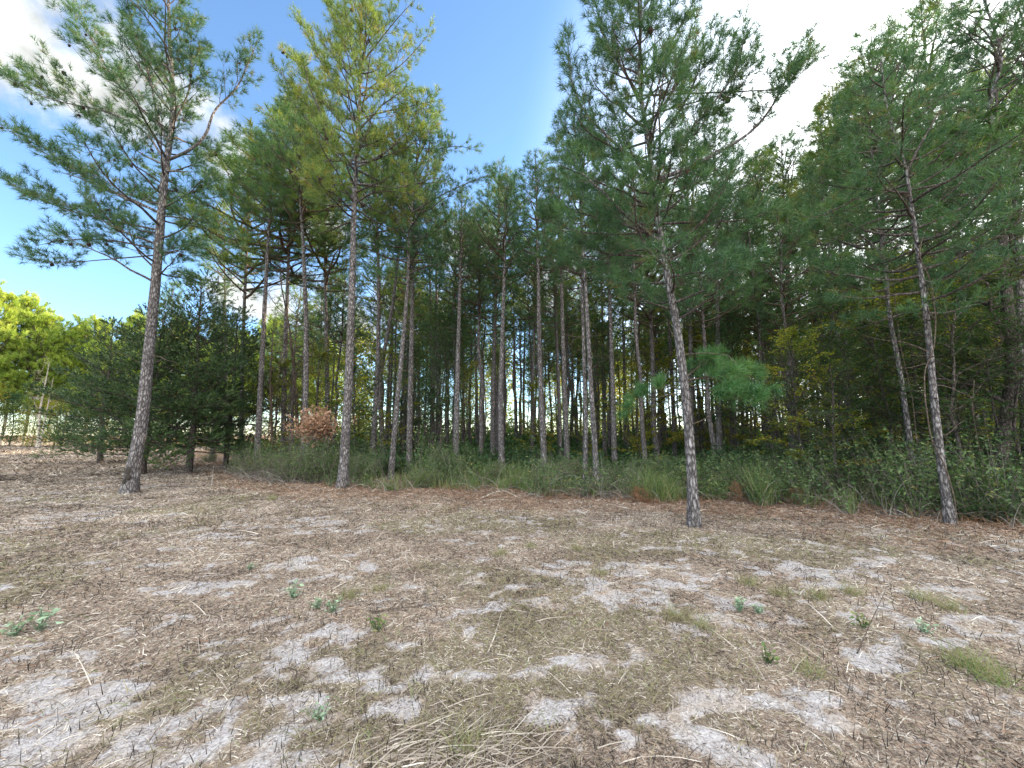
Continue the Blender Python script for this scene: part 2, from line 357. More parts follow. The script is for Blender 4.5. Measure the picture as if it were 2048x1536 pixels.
def ground():
    xs = axis_pts(-900, 900, .045, -6, 7); ys = axis_pts(-60, 1200, .035, 1.2, 8)
    X, Y = np.meshgrid(xs, ys); s, st, g = masks(X, Y)
    h = hgt(X, Y); near = np.exp(-np.maximum(Y - 3, 0) / 6)
    h = h + s * near * (.030 * (fbm(X * 5, Y * 6, 71, 4) - .35) + .016 * np.abs(fbm(X * 14, Y * 16, 77, 3) - .5))
    me = D.meshes.new('ground'); n = X.size; me.vertices.add(n)
    me.vertices.foreach_set('co', np.stack([X, Y, h], -1).astype(np.float32).ravel())
    nx = len(xs); i = (np.arange(len(ys) - 1)[:, None] * nx + np.arange(nx - 1)[None]).ravel()
    Q = np.stack([i, i + 1, i + 1 + nx, i + nx], -1)
    me.loops.add(Q.size); me.loops.foreach_set('vertex_index', Q.ravel().astype(np.int32))
    me.polygons.add(len(Q)); me.polygons.foreach_set('loop_start', (np.arange(len(Q)) * 4).astype(np.int32))
    me.polygons.foreach_set('loop_total', np.full(len(Q), 4, np.int32)); me.polygons.foreach_set('use_smooth', np.ones(len(Q), bool))
    for nm, a in (('sand', s), ('straw', st), ('green', g)):
        at = me.attributes.new(nm, 'FLOAT', 'POINT'); at.data.foreach_set('value', a.ravel().astype(np.float32))
    me.update(calc_edges=True)
    m, nn, l, o = newmat('sandy_soil')
    tc = nn.new("ShaderNodeTexCoord")
    def noise(sc, det=5, dist=0):
        z = nn.new("ShaderNodeTexNoise"); z.inputs['Scale'].default_value = sc; z.inputs['Detail'].default_value = det
        z.inputs['Distortion'].default_value = dist; l.new(tc.outputs['Object'], z.inputs['Vector']); return z
    def attr(a): k = nn.new("ShaderNodeAttribute"); k.attribute_name = a; return k
    def mixc(f, a, b, fac=None):
        k = nn.new("ShaderNodeMix"); k.data_type = 'RGBA'
        if f is None: k.inputs[0].default_value = fac
        else: l.new(f, k.inputs[0])
        l.new(a, k.inputs[6]); l.new(b, k.inputs[7]); return k.outputs[2]
    n1 = noise(38, 6, 1.5); n2 = noise(3, 4); n3 = noise(110, 4, 1)
    soil = ramp(nn, [(.28, (.09, .064, .05)), (.45, (.25, .185, .145)), (.58, (.38, .30, .24)), (.75, (.52, .43, .35))]); l.new(n1.outputs[0], soil.inputs[0])
    sand = ramp(nn, [(.30, (.18, .155, .15)), (.45, (.345, .315, .315)), (.65, (.48, .455, .465))]); l.new(n1.outputs[0], sand.inputs[0])
    sand2 = ramp(nn, [(.30, (.17, .13, .105)), (.45, (.32, .265, .225)), (.65, (.45, .385, .34))]); l.new(n1.outputs[0], sand2.inputs[0])
    wf = ramp(nn, [(.52, (0, 0, 0)), (.66, (1, 1, 1))]); l.new(n2.outputs[0], wf.inputs[0])
    sd_ = mixc(wf.outputs[0], sand.outputs[0], sand2.outputs[0])
    strw = ramp(nn, [(.3, (.09, .055, .04)), (.5, (.22, .14, .10)), (.75, (.36, .26, .19))]); l.new(n3.outputs[0], strw.inputs[0])
    grn = ramp(nn, [(.3, (.11, .09, .06)), (.55, (.26, .215, .15)), (.75, (.38, .32, .235))]); l.new(n3.outputs[0], grn.inputs[0])
    c = mixc(attr('green').outputs['Fac'], soil.outputs[0], grn.outputs[0])
    c = mixc(attr('straw').outputs['Fac'], c, strw.outputs[0])
    n4 = noise(55, 7, .6); sm = nn.new("ShaderNodeMath"); sm.operation = 'MULTIPLY_ADD'; l.new(n4.outputs[0], sm.inputs[0]); sm.inputs[1].default_value = 1.1; l.new(attr('sand').outputs['Fac'], sm.inputs[2])
    sr = nn.new("ShaderNodeMapRange"); sr.interpolation_type = 'SMOOTHSTEP'; l.new(sm.outputs[0], sr.inputs[0]); sr.inputs[1].default_value = .72; sr.inputs[2].default_value = 1.42
    c = mixc(sr.outputs[0], c, sd_)
    p = nn.new("ShaderNodeBsdfPrincipled"); p.inputs['Roughness'].default_value = .95; p.inputs['Specular IOR Level'].default_value = .1
    l.new(c, p.inputs['Base Color'])
    b = nn.new("ShaderNodeBump"); b.inputs['Strength'].default_value = .7; b.inputs['Distance'].default_value = .03
    l.new(n1.outputs[0], b.inputs['Height']); l.new(b.outputs[0], p.inputs['Normal']); l.new(p.outputs[0], o.inputs[0])
    me.materials.append(m)
    tag(obj('ground', me), 'mown sandy clearing of dry thatch, pale sand and fallen needles', kind='structure')
ground()

# ------------------------------------------------------------------ ground litter
def litter():
    rng = np.random.default_rng(4)
    def spots(n, r0, r1, pw, ang=(-68, 66)):
        u = rng.uniform(0, 1, n); e = 2 - pw
        r = (r0 ** e + u * (r1 ** e - r0 ** e)) ** (1 / e); a = np.radians(rng.uniform(*ang, n))
        return r * np.sin(a), r * np.cos(a), r
    def lay(name, mat, x, y, r, Lr, W, rise, tint, label, mb=None, nseg=2, droop=.5):
        n = len(x); z = hgt(x, y) + .004; a = rng.uniform(0, 2 * np.pi, n)
        d = np.stack([np.cos(a), np.sin(a), rise], -1)
        own = mb is None
        if own: mb = MB()
        ribbons(mb, rng, np.stack([x, y, z], -1), d, Lr, W, nseg, droop, 0, tint)
        if own: tag(obj(name, mb.mesh(name, [mat])), label, kind='stuff')
    # mown thatch
    x, y, r = spots(900000, 1.3, 26, 1.35); s, st, g = masks(x, y); de = edge(x) - y
    keep = (rng.uniform(0, 1, len(x)) > s * .60) & (de > -1.2) & (rng.uniform(0, 1, len(x)) > .5 * st)
    x, y, r, g = x[keep], y[keep], r[keep], g[keep]; n = len(x)
    cl = fbm(x * 1.7, y * 1.7, 91, 4)
    t = np.clip(rng.uniform(0, 1, n) ** 1.3 * .95 + (cl - .5) * .9 + .06, 0, 1)
    lay('dry_grass_litter', 'litter', x, y, r, rng.uniform(.008, .045, n) * (1 + r * .05) * np.where(rng.uniform(0, 1, n) < .05, 2.4, 1), (.0015 + .00065 * r) * rng.uniform(.6, 1.6, n),
        np.abs(rng.normal(0, .34, n)), t, 'grey and tan mown grass thatch lying over the sandy clearing')
    x, y, r = spots(90000, 22, 95, 1.0, (-72, -12)); s, st, g = masks(x, y); k = (edge(x) - y > -.5); x, y, r = x[k], y[k], r[k]; n = len(x)
    lay('field_stubble_litter', 'litter', x, y, r, rng.uniform(.08, .3, n), .012 + .0008 * r, np.abs(rng.normal(0, .5, n)), np.clip(fbm(x * .5, y * .5, 92) * 1.1 + rng.normal(-.15, .2, n), 0, 1), 'coarse dry stubble on the far part of the open field', droop=.2)
    # red pine straw by the trees
    x, y, r = spots(150000, 3, 30, 1.1); s, st, g = masks(x, y); k = rng.uniform(0, 1, len(x)) < st * .9 + .035
    x, y, r = x[k], y[k], r[k]; n = len(x)
    lay('pine_straw', 'straw', x, y, r, rng.uniform(.08, .22, n), .003 + .0009 * r, np.abs(rng.normal(0, .22, n)), rng.uniform(0, 1, n),
        'rusty fallen pine needles along the edge of the brush')
    # thin yellow green grass
    x, y, r = spots(230000, 1.4, 16, 1.3); s, st, g = masks(x, y)
    k = rng.uniform(0, 1, len(x)) < g * .20 * (1 - st) + .015; x, y, r, g = x[k], y[k], r[k], g[k]; n = len(x)
    lay('short_grass', 'grass', x, y, r, rng.uniform(.05, .15, n), .0022 + .0007 * r, rng.uniform(.2, 1.6, n), rng.uniform(0, 1, n),
        'thin patches of yellow green grass sprouting through the thatch', nseg=3, droop=.9)
    # burnt stubs and pale straws
    x, y, r = spots(12000, 1.4, 12, 1.2); s, st, g = masks(x, y); k = fbm(x * 1.1, y * 1.1, 44) > .5; x, y, r = x[k], y[k], r[k]; n = len(x)
    lay('burnt_grass_stubble', 'char', x, y, r, rng.uniform(.03, .09, n), .0035 + .0005 * r, rng.uniform(1, 6, n), rng.uniform(0, 1, n),
        'short blackened stem stubs standing in the sand', nseg=2, droop=.1)
    x, y, r = spots(1500, 1.4, 15, 1.2); n = len(x); k = edge(x) > y + .2; x, y, r = x[k], y[k], r[k]; n = len(x)
    lay('cut_straw_debris', 'litter', x, y, r, rng.uniform(.12, .4, n), .0035 + .0009 * r, np.abs(rng.normal(0, .22, n)), rng.uniform(.6, 1, n),
        'long pale cut stems scattered over the mown ground', nseg=3, droop=.35)
litter()

# ------------------------------------------------------------------ pine builders
UP = np.array([0, 0, 1.0])
class Tree:
    def __init__(s): s.limbs = []; s.P0 = []; s.P1 = []; s.R = []; s.P = []; s.D = []; s.L = []
def tuft(T, p, d, l): T.P.append(p); T.D.append(d); T.L.append(l)
def limb(rng, T, pts, r, sub=5.0, tw=7.0, t0=.3, lsub=.30, tl=(.12, .24), keep=True, base=.28):
    """side shoots and tufts along one limb"""
    pts = np.asarray(pts, float); Lg = np.linalg.norm(np.diff(pts, axis=0), axis=1).sum()
    n = len(pts); rad = r * (1 - .8 * np.linspace(0, 1, n))
    if keep: T.limbs.append((pts, rad))
    k = max(1, int(Lg * (1 - t0) * sub)); sd_ = rng.choice([-1, 1])
    for i in range(k):
        t = t0 + (1 - t0) * (i + rng.uniform(.1, .9)) / k
        p = poly_at(pts, t); q = poly_at(pts, min(1, t + .06)); b = poly_at(pts, max(0, t - .06))
        tg = nrm(q - b); sd_ = -sd_
        side = np.cross(tg, UP); side = nrm(side) if np.linalg.norm(side) > .15 else nrm(rng.normal(size=3) * [1, 1, .1])
        d = nrm(tg * .8 + side * sd_ * rng.uniform(.5, 1.0) + UP * rng.uniform(-.15, .45) + rng.normal(size=3) * .12)
        l = (lsub * Lg * (1 - t) + base) * rng.uniform(.6, 1.2)
        m = 3; c = p; rr = max(.004, r * (1 - .75 * t) * .4)
        for j in range(m):
            e = c + d * l / m; T.P0.append(c); T.P1.append(e); T.R.append((rr * (1 - j / 4), rr * (1 - (j + 1) / 4)))
            d2 = nrm(d + UP * .16 + rng.normal(size=3) * .1)
            kk = max(1, int(round(l / m * tw)))
            for _ in range(kk):
                if j == 0 and rng.uniform() < .5: continue
                f = rng.uniform(); o = c + (e - c) * f
                s2 = nrm(np.cross(d, rng.normal(size=3))); dd = nrm(d * .75 + s2 * .7 + UP * .3)
                g = rng.uniform(.04, .18); T.P0.append(o); T.P1.append(o + dd * g); T.R.append((.004, .003))
                tuft(T, o + dd * g * .6, dd, rng.uniform(*tl))
            c = e; d = d2
        tuft(T, c, d, rng.uniform(*tl))
    tuft(T, pts[-1], nrm(pts[-1] - pts[-2]), tl[1])
def auto_limb(rng, S, az, el, Lg, curve=.5, n=7, wig=.12):
    d = np.array([math.cos(az) * math.cos(el), math.sin(az) * math.cos(el), math.sin(el)]); c = np.array(S, float); pts = [c]
    for i in range(n):
        c = c + d * Lg / n; pts.append(c); d = nrm(d + UP * curve / n + rng.normal(size=3) * wig)
    return np.array(pts)
def finish(rng, T, kn, nl, nw, wood='twig', fol='pine', name='crown', with_limbs=True, sides=5, tscale=1.0, spread=(.35, 1.25), clump=1.1):
    mb = MB()
    if with_limbs:
        for pts, rad in T.limbs: tube(mb, pts, rad, sides, 1)
    Rr = np.array(T.R); segs(mb, np.array(T.P0), np.array(T.P1), Rr[:, 0] * tscale, Rr[:, 1] * tscale, 1)
    P = np.array(T.P)
    ti = np.clip(.45 + (vnoise(P[:, 0] * clump + 9, P[:, 2] * clump + P[:, 1], 7) - .5) * .9 + rng.normal(0, .28, len(P)), 0, 1)
    needles(mb, rng, P, np.array(T.D), np.array(T.L), kn, nl, nw, 0, spread, ti)
    return mb.mesh(name, [fol, wood])
def prof(t, kind='pine'):
    if kind == 'pine': return min(1, .55 + 2.2 * t) * (1 - t) ** .62
    if kind == 'round': return math.sqrt(max(.02, 1 - (2 * t - .85) ** 2 / 1.35))
    return (1 - t) ** .8
def crown_variant(seed, H=7.0, Rm=2.0, nb=40, sub=3.2, tw=5, kn=20, nl=.2, nw=.012, fol='pine', kind='pine', tl=(.15, .3), spread=(.35, 1.25), dead=0):
    rng = np.random.default_rng(seed); T = Tree(); az = rng.uniform(0, 6)
    lop = rng.uniform(0, 6)
    for i in range(nb):
        t = (i + rng.uniform(-.3, .3)) / nb; t = min(.97, max(.0, t)); az += 2.4 + rng.normal(0, .3)
        Lg = Rm * prof(t, kind) * rng.uniform(.65, 1.15) * (1 + .25 * math.cos(az - lop)) + .25
        S = (.02 * rng.normal(), .02 * rng.normal(), H * t * .93)
        limb(rng, T, auto_limb(rng, S, az, R(8 + 48 * t) + rng.normal(0, .12), Lg, .55), .012 + .016 * Lg, sub, tw, .25, tl=tl)
    tuft(T, np.array([0, 0, H * .95]), UP, .4)
    for i in range(5): limb(rng, T, auto_limb(rng, (0, 0, H * .9), rng.uniform(0, 6), R(60), .7), .01, sub, tw, .1, tl=tl)
    return finish(rng, T, kn, nl, nw, fol=fol, spread=spread, sides=4)
print('variants')
CR = [crown_variant(100 + i, nb=52, sub=4.0, tw=6.5, kn=28, nl=.2, nw=.012, Rm=2.2 + .2 * (i % 3)) for i in range(5)]
CRG = [crown_variant(130 + i, nb=58, sub=4.2, tw=7, kn=30, nl=.21, nw=.015, fol='pine_sunlit', Rm=2.3) for i in range(2)]
CF = [crown_variant(160 + i, nb=38, sub=3.0, tw=4, kn=17, nl=.27, nw=.026, tl=(.2, .4), fol='pine' if i < 3 else 'pine_sunlit', Rm=2.5) for i in range(5)]
CFAR = [crown_variant(190 + i, H=9, nb=80, sub=3.6, tw=5, kn=26, nl=.32, nw=.045, tl=(.2, .45), fol='pine_far_sunlit', kind='round', Rm=3.0) for i in range(3)]

def dead_twigs(rng, mb, pts, z0, z1, n, Lr=(.3, 1.2), mi=0, r=.012):
    """bare broken branches on the clear part of a trunk"""
    for _ in range(n):
        z = rng.uniform(z0, z1); i = np.argmin(abs(pts[:, 2] - z)); S = pts[i]
        c = auto_limb(rng, S, rng.uniform(0, 6.28), R(rng.uniform(-15, 35)), rng.uniform(*Lr), rng.uniform(-.5, .3), 4, .25)
        tube(mb, c, r * np.linspace(1, .3, 5), 4, mi)
        if rng.uniform() < .5: tube(mb, auto_limb(rng, c[2], rng.uniform(0, 6.28), R(10), rng.uniform(.2, .5), 0, 3, .3), r * np.linspace(.6, .2, 4), 3, mi)
def trunk_path(trace, Y, H, r, rng=None, n=26, lean_y=0.0):
    """traced pixels at forward distance Y, carried down to the soil and up to height H"""
    P = np.array([pix(x, y, Y) for x, y in trace]); P = P[np.argsort(P[:, 2])]
    a, b = P[0], P[1]
    if a[2] > .05:
        k = a[2] / max(.3, b[2] - a[2]); k = min(k, 2.5); g = a + (a - b) * k * .6; g[2] = 0; g[1] = Y; P = np.vstack([g, P])
    else: P[0][2] = 0
    P[0][2] = hz(P[0][0], Y) - .12
    t = P[-1]
    if t[2] < H:
        d = P[-1] - P[-2]; d = d / max(d[2], .2); d[:2] = np.clip(d[:2], -.12, .12); P = np.vstack([P, t + d * (H - t[2])])
    P[:, 1] += lean_y * np.maximum(0, P[:, 2])
    c = smoothed(P, n); s = np.linspace(0, 1, n); z = np.maximum(0, c[:, 2])
    rad = r * (1 - .88 * (z / H) ** 1.15) * (1 + .6 * np.exp(-z / .25)); return c, np.maximum(rad, .015)
def at_z(c, z): return np.array([np.interp(z, c[:, 2], c[:, k]) for k in range(3)])

def hero(name, label, trace, Y, H, r, cb, Rm, nb, limbs, seed, kn=30, nl=.17, nw=.011, fol='pine', cones=0, side=None, sub=5.6, tw=9, tl=(.12, .26), prof_kind='pine', dead=8, extra=None, elow=0, rootY=None, stems=()):
    """a near pine: traced trunk, traced main limbs, the rest of the whorls filled in"""
    rng = np.random.default_rng(seed); c, rad = trunk_path(trace, Y, H, r, n=40)
    root = empty(name, tuple(c[0]), label, 'pine tree', 'pines at the edge of the clearing'); off = -c[0]
    mb = MB(); tube(mb, c + off, rad, 18, 0, rng, .045)
    for a in range(5):   # root flare
        az = a * 1.26 + rng.uniform(0, .6); e = np.array([math.cos(az), math.sin(az), 0])
        tube(mb, np.array([[0, 0, .32], [0, 0, .16] + e * r * .8, [0, 0, .06] + e * r * 1.45, [0, 0, -.03] + e * r * 2.0]), r * np.array([.35, .42, .3, .1]), 7, 0)
    obj('trunk', mb.mesh('trunk', ['bark'], True), root)
    T = Tree()
    for (pl, dy, lr, t0) in limbs:
        n = len(pl); q = np.array([pix(x, y, Y) for x, y in pl]); base = q[0].copy()
        # traced outline carried back or forward by dy metres along its length, kept on the same sight lines
        q = np.array([pix(x, y, Y + dy * (i / (n - 1)) ** 1.2) for i, (x, y) in enumerate(pl)])
        q[0] = at_z(c, q[0][2]); q = smoothed(q, max(8, 3 * n)); limb(rng, T, q, lr, sub, tw, t0, lsub=.26, tl=tl)
    az = rng.uniform(0, 6)
    for i in range(nb):
        t = (i + .5) / nb; az += 2.4 + rng.normal(0, .35); z = cb + (H * .97 - cb) * t
        S = at_z(c, z); k = 1.0
        if side is not None: k = side(math.cos(az), math.sin(az), t)
        Lg = Rm * prof(t, prof_kind) * rng.uniform(.6, 1.15) * k + .25
        if Lg < .3: continue
        limb(rng, T, auto_limb(rng, S, az, R(elow + 45 * t) + rng.normal(0, .13), Lg, .6), .012 + .011 * Lg, sub, tw, .28, tl=tl)
    if extra: extra(rng, T, c)
    for pts, rd in T.limbs:
        m2 = MB(); tube(m2, pts + off, np.maximum(rd, .006), 7, 0, rng, .04)
        if len([1 for ch in root.children]) < 98: obj('limb', m2.mesh('limb', ['bark_dark' if rd[0] < .035 else 'bark']), root)
    for _ in range(dead):
        q = auto_limb(rng, at_z(c + off, rng.uniform(cb * .45, cb)), rng.uniform(0, 6.28), R(rng.uniform(-15, 35)), rng.uniform(.3, 1.2), rng.uniform(-.5, .3), 5, .25)
        dm = MB(); tube(dm, q, .012 * np.linspace(1, .3, 6), 4, 0); obj('dead_branch', dm.mesh('dead_branch', ['twig'], True), root)
    P = np.array(T.P) ; T.P = list(P + off); T.P0 = list(np.array(T.P0) + off); T.P1 = list(np.array(T.P1) + off)
    obj('crown', finish(rng, T, kn, nl, nw, fol=fol, with_limbs=False), root)
    if cones:
        k = rng.choice(len(T.P), cones, replace=False)
        for i in k:
            o = obj('cone', CONE, root); o.location = T.P[i] - np.array([0, 0, .03]); o.rotation_euler = rng.uniform(-.9, .9, 3); s = rng.uniform(.8, 1.3); o.scale = (s, s, s)
    return c, rad
def cone_mesh():
    rng = np.random.default_rng(3); mb = MB()
    z = np.linspace(0, -.11, 6); tube(mb, np.stack([z * 0, z * 0, z], -1), [.008, .03, .036, .032, .022, .006], 8, 0, rng, .1, .3)
    n = 60; a = np.arange(n) * 2.4; zz = -np.linspace(.012, .1, n); rr = np.interp(-zz, [0, .03, .06, .11], [.02, .034, .033, .01])
    P = np.stack([np.cos(a) * rr * .8, np.sin(a) * rr * .8, zz], -1)
    leaves(mb, rng, P, .022, 0, None, .3, .9, np.stack([np.cos(a), np.sin(a), a * 0], -1)); return mb.mesh('cone', ['cone'])
CONE = cone_mesh()
print('heroes')
# ------------------------------------------------------------------ the near pines
A_limbs = [([(338, 321), (383, 301), (415, 270), (424, 222), (475, 178), (492, 137), (516, 79)], .6, .048, .45),
    ([(342, 290), (318, 256), (301, 154), (260, 41), (251, -20)], -.5, .045, .35), ([(328, 270), (280, 219), (219, 150), (164, 34), (144, -20)], .7, .045, .3),
    ([(410, 253), (383, 178), (380, 103), (385, 50)], .3, .03, .2), ([(314, 427), (267, 400), (212, 376), (150, 342), (68, 294), (7, 253)], -.6, .035, .3),
    ([(311, 461), (250, 446), (171, 431), (85, 403), (10, 360)], .8, .032, .3), ([(321, 328), (290, 256), (205, 219), (120, 205), (41, 178), (7, 150)], 1.2, .035, .3),
    ([(308, 500), (230, 480), (130, 478), (70, 492)], -.2, .03, .35), ([(308, 510), (200, 520), (120, 527), (55, 526)], .9, .022, .55),
    ([(335, 432), (376, 436), (438, 451), (462, 486)], -.8, .02, .5), ([(342, 342), (362, 343), (386, 344)], -.3, .035, .8), ([(322, 370), (270, 330), (200, 300), (150, 290)], -1.2, .025, .3),
    ([(320, 400), (380, 390), (430, 360)], .9, .02, .3), ([(310, 540), (270, 500), (250, 430)], 1.6, .03, .3)]
PATH_A = hero('pine_tree', 'tall forked pine with a charred hollow at its foot, beside the open field', [(258, 984), (270, 920), (283, 860), (300, 680), (312, 560), (320, 460), (326, 380), (336, 300), (349, 222), (342, 137), (337, 34)],
     11.0, 18.2, .155, 6.0, 3.1, 58, A_limbs, 21, kn=32, nl=.20, nw=.011, sub=6, tw=9.3, cones=70, side=lambda cx, cy, t: 1.0 if cx < .3 else .55, elow=5)
B_limbs = [([(719, 410), (739, 386), (784, 380), (830, 392)], -.5, .03, .3), ([(714, 335), (773, 311), (825, 291), (876, 246)], .5, .035, .3), ([(719, 240), (746, 229), (790, 219), (869, 202)], -.6, .03, .3),
    ([(722, 191), (756, 164), (808, 127), (859, 68)], .4, .03, .25), ([(705, 342), (661, 301), (647, 253), (609, 205), (565, 171)], -.4, .03, .3), ([(708, 256), (685, 191), (647, 137), (602, 44)], .5, .03, .25),
    ([(712, 300), (680, 240), (640, 200), (600, 130), (575, 110)], 1.2, .03, .25), ([(722, 130), (760, 80), (800, 30), (830, 0)], -.5, .03, .2), ([(722, 130), (690, 70), (650, 0)], .4, .03, .2), ([(708, 380), (660, 360), (610, 350)], .8, .03, .3)]
hero('pine_tree', 'tall straight pine with sunlit yellow green top and bleached dry branches at its foot', [(685, 974), (692, 860), (697, 780), (702, 640), (705, 560), (707, 440), (711, 360), (714, 274), (719, 205), (722, 103), (724, 0)],
     12.0, 17.6, .14, 8.6, 2.9, 76, B_limbs, 22, kn=28, nl=.20, nw=.012, cones=45, fol='pine_sunlit')
B2_limbs = [([(821, 427), (859, 403), (917, 373), (979, 349)], -.6, .035, .4), ([(825, 393), (869, 342), (897, 291)], .4, .03, .3), ([(828, 350), (860, 300), (920, 290), (950, 300)], .6, .03, .3),
    ([(826, 400), (790, 340), (770, 290)], .4, .03, .3), ([(830, 330), (850, 270), (880, 230)], -.3, .03, .2)]
hero('pine_tree', 'pine with gently curving trunk and a cone-laden limb stretched toward the open sky', [(783, 936), (788, 880), (795, 800), (808, 660), (818, 540), (816, 480), (824, 400), (832, 330), (845, 260)],
     14.0, 15.4, .10, 7.2, 2.5, 64, B2_limbs, 23, kn=26, nl=.20, nw=.013, cones=45)
C_limbs = [([(1310, 362), (1376, 338), (1444, 301), (1496, 270), (1533, 232), (1564, 178), (1581, 137), (1602, 89)], .5, .045, .45), ([(1533, 232), (1513, 171), (1490, 125)], .2, .02, .2), ([(1560, 191), (1615, 178), (1622, 120)], .1, .02, .2),
    ([(1310, 340), (1376, 267), (1444, 185), (1480, 137), (1489, 61)], -.3, .035, .3), ([(1303, 372), (1273, 328), (1253, 284), (1230, 230)], .5, .03, .3), ([(1294, 345), (1226, 284), (1164, 222), (1137, 147), (1137, 85)], .2, .035, .35),
    ([(1307, 415), (1273, 403), (1253, 383), (1212, 372), (1164, 349), (1120, 330)], -.3, .03, .3), ([(1312, 480), (1267, 455), (1191, 434), (1140, 420)], .2, .03, .3), ([(1316, 448), (1370, 445), (1427, 444), (1496, 441), (1547, 420)], .3, .03, .3),
    ([(1312, 460), (1240, 470), (1160, 465), (1130, 455)], -.5, .025, .3), ([(1282, 200), (1240, 130), (1200, 60), (1190, 0)], .4, .03, .25), ([(1284, 160), (1340, 90), (1380, 20), (1400, -30)], -.3, .03, .25), ([(1300, 300), (1370, 210), (1400, 140), (1410, 60)], .6, .03, .3),
    ([(1318, 500), (1260, 500), (1200, 520), (1150, 515)], .5, .022, .4), ([(1322, 510), (1380, 505), (1440, 520)], .5, .022, .4)]
def low_bough(c):
    rng = np.random.default_rng(241); T = Tree()
    for pl, dy, nn_ in (([(1372, 762), (1400, 752), (1450, 762), (1510, 786)], -.1, 1), ([(1372, 768), (1410, 778), (1460, 792), (1500, 806)], -.35, 1), ([(1370, 758), (1395, 735), (1420, 722)], .1, 1), ([(1370, 762), (1430, 752), (1500, 752)], .35, 1),
                    ([(1368, 786), (1330, 790), (1295, 800), (1262, 822)], .3, 0), ([(1368, 780), (1330, 770), (1300, 775)], .5, 0)):
        q = np.array([pix(x, y, 7.0 + dy * i / (len(pl) - 1)) for i, (x, y) in enumerate(pl)]); q[0] = at_z(c, q[0][2])
        limb(rng, T, smoothed(q, 8), .012, 13 if nn_ else 7, 10 if nn_ else 6, .2, .2, (.10, .18), base=.16)
    return T
PATH_C = hero('pine_tree', 'leaning pine standing out in the clearing, one low green bough at head height', [(1388, 1045), (1384, 960), (1378, 860), (1366, 740), (1352, 640), (1332, 540), (1318, 450), (1308, 400), (1300, 300), (1283, 205), (1276, 120), (1284, 51), (1282, 0)],
     7.0, 12.0, .088, 3.7, 2.0, 78, C_limbs, 24, kn=34, nl=.19, nw=.0095, cones=8, sub=6.4, tw=9.5, elow=0, dead=5, side=lambda cx, cy, t: .8 if cx > 0 else 1)
def add_low_bough():
    c, rad = PATH_C; T = low_bough(c); tr = [o for o in D.objects if o.get('label', '').startswith('leaning pine standing')][0]
    for k in ('P', 'P0', 'P1'): setattr(T, k, list(np.array(getattr(T, k)) - c[0]))
    T.limbs = [(p - c[0], r) for p, r in T.limbs]
    o = obj('low_bough', finish(rng_b, T, 46, .20, .010, fol='pine_fresh'), tr); o['label'] = 'low green bough of long fresh needles'
rng_b = np.random.default_rng(5); add_low_bough()
D_limbs = [([(1824, 345), (1834, 301), (1865, 246), (1893, 205)], .4, .03, .3), ([(1800, 318), (1760, 300), (1708, 308)], -.4, .03, .3), ([(1822, 395), (1790, 380), (1740, 380), (1690, 410), (1620, 440)], .2, .03, .3), ([(1795, 300), (1760, 239), (1740, 180)], .4, .025, .3),
    ([(1820, 380), (1880, 370), (1940, 350), (2000, 360)], .3, .03, .3), ([(1830, 430), (1780, 430), (1700, 460), (1650, 490)], .8, .025, .35)]
hero('pine_tree', 'pale slender pine with a climbing vine and dark drooping crown before shadowed woods', [(1902, 1050), (1893, 1000), (1885, 950), (1868, 800), (1855, 650), (1838, 520), (1824, 420), (1812, 330), (1796, 290), (1775, 230), (1765, 150)],
     7.3, 9.6, .066, 3.8, 1.85, 50, D_limbs, 25, kn=26, nl=.18, nw=.012, sub=5, tw=8, elow=-12, dead=8)
E_l = [([(1764, 470), (1720, 440), (1660, 430)], .4, .02, .3)]
hero('pine_tree', 'slender leaning pine rising from ferny brush just behind the vine-hung one', [(1830, 960), (1815, 850), (1800, 740), (1780, 640), (1768, 540), (1758, 440), (1748, 340), (1738, 250)],
     9.5, 11.2, .062, 5.0, 2.1, 52, E_l, 26, kn=24, nl=.18, nw=.014, sub=5.4, tw=9)
G_l = [([(1970, 226), (1935, 224), (1900, 216)], -.2, .04, .95), ([(2008, 130), (1980, 70), (1930, 30)], -.3, .03, .3), ([(2010, 125), (2040, 90), (2060, 30)], .2, .03, .3), ([(1990, 170), (1960, 120), (1900, 100)], .6, .025, .3), ([(2030, 400), (1990, 380), (1930, 370)], .3, .03, .3)]
hero('pine_tree', 'stout dark pine with a crooked bent top, beside the setting sun', [(2062, 1010), (2052, 850), (2045, 700), (2040, 560), (2034, 400), (2012, 310), (1972, 228), (1988, 170), (2010, 120), (1992, 70), (1975, 20)],
     9.6, 15.5, .105, 5.5, 2.6, 56, G_l, 27, kn=24, nl=.18, nw=.014)
H_l = []
hero('pine_tree', 'thicker of the close pair of pines at the brush edge, pale near its foot', [(1196, 990), (1190, 900), (1187, 850), (1181, 760), (1178, 700), (1172, 590), (1166, 480), (1160, 400)],
     11.4, 12.6, .085, 6.2, 1.7, 42, H_l, 28, kn=34, nl=.2, nw=.012)
hero('pine_tree', 'slimmer straighter pine of the close pair at the brush edge', [(1170, 986), (1172, 840), (1169, 760), (1167, 680), (1164, 580), (1160, 480), (1164, 400)],
     11.8, 12.0, .07, 6.2, 1.7, 38, H_l, 29, kn=34, nl=.2, nw=.012)

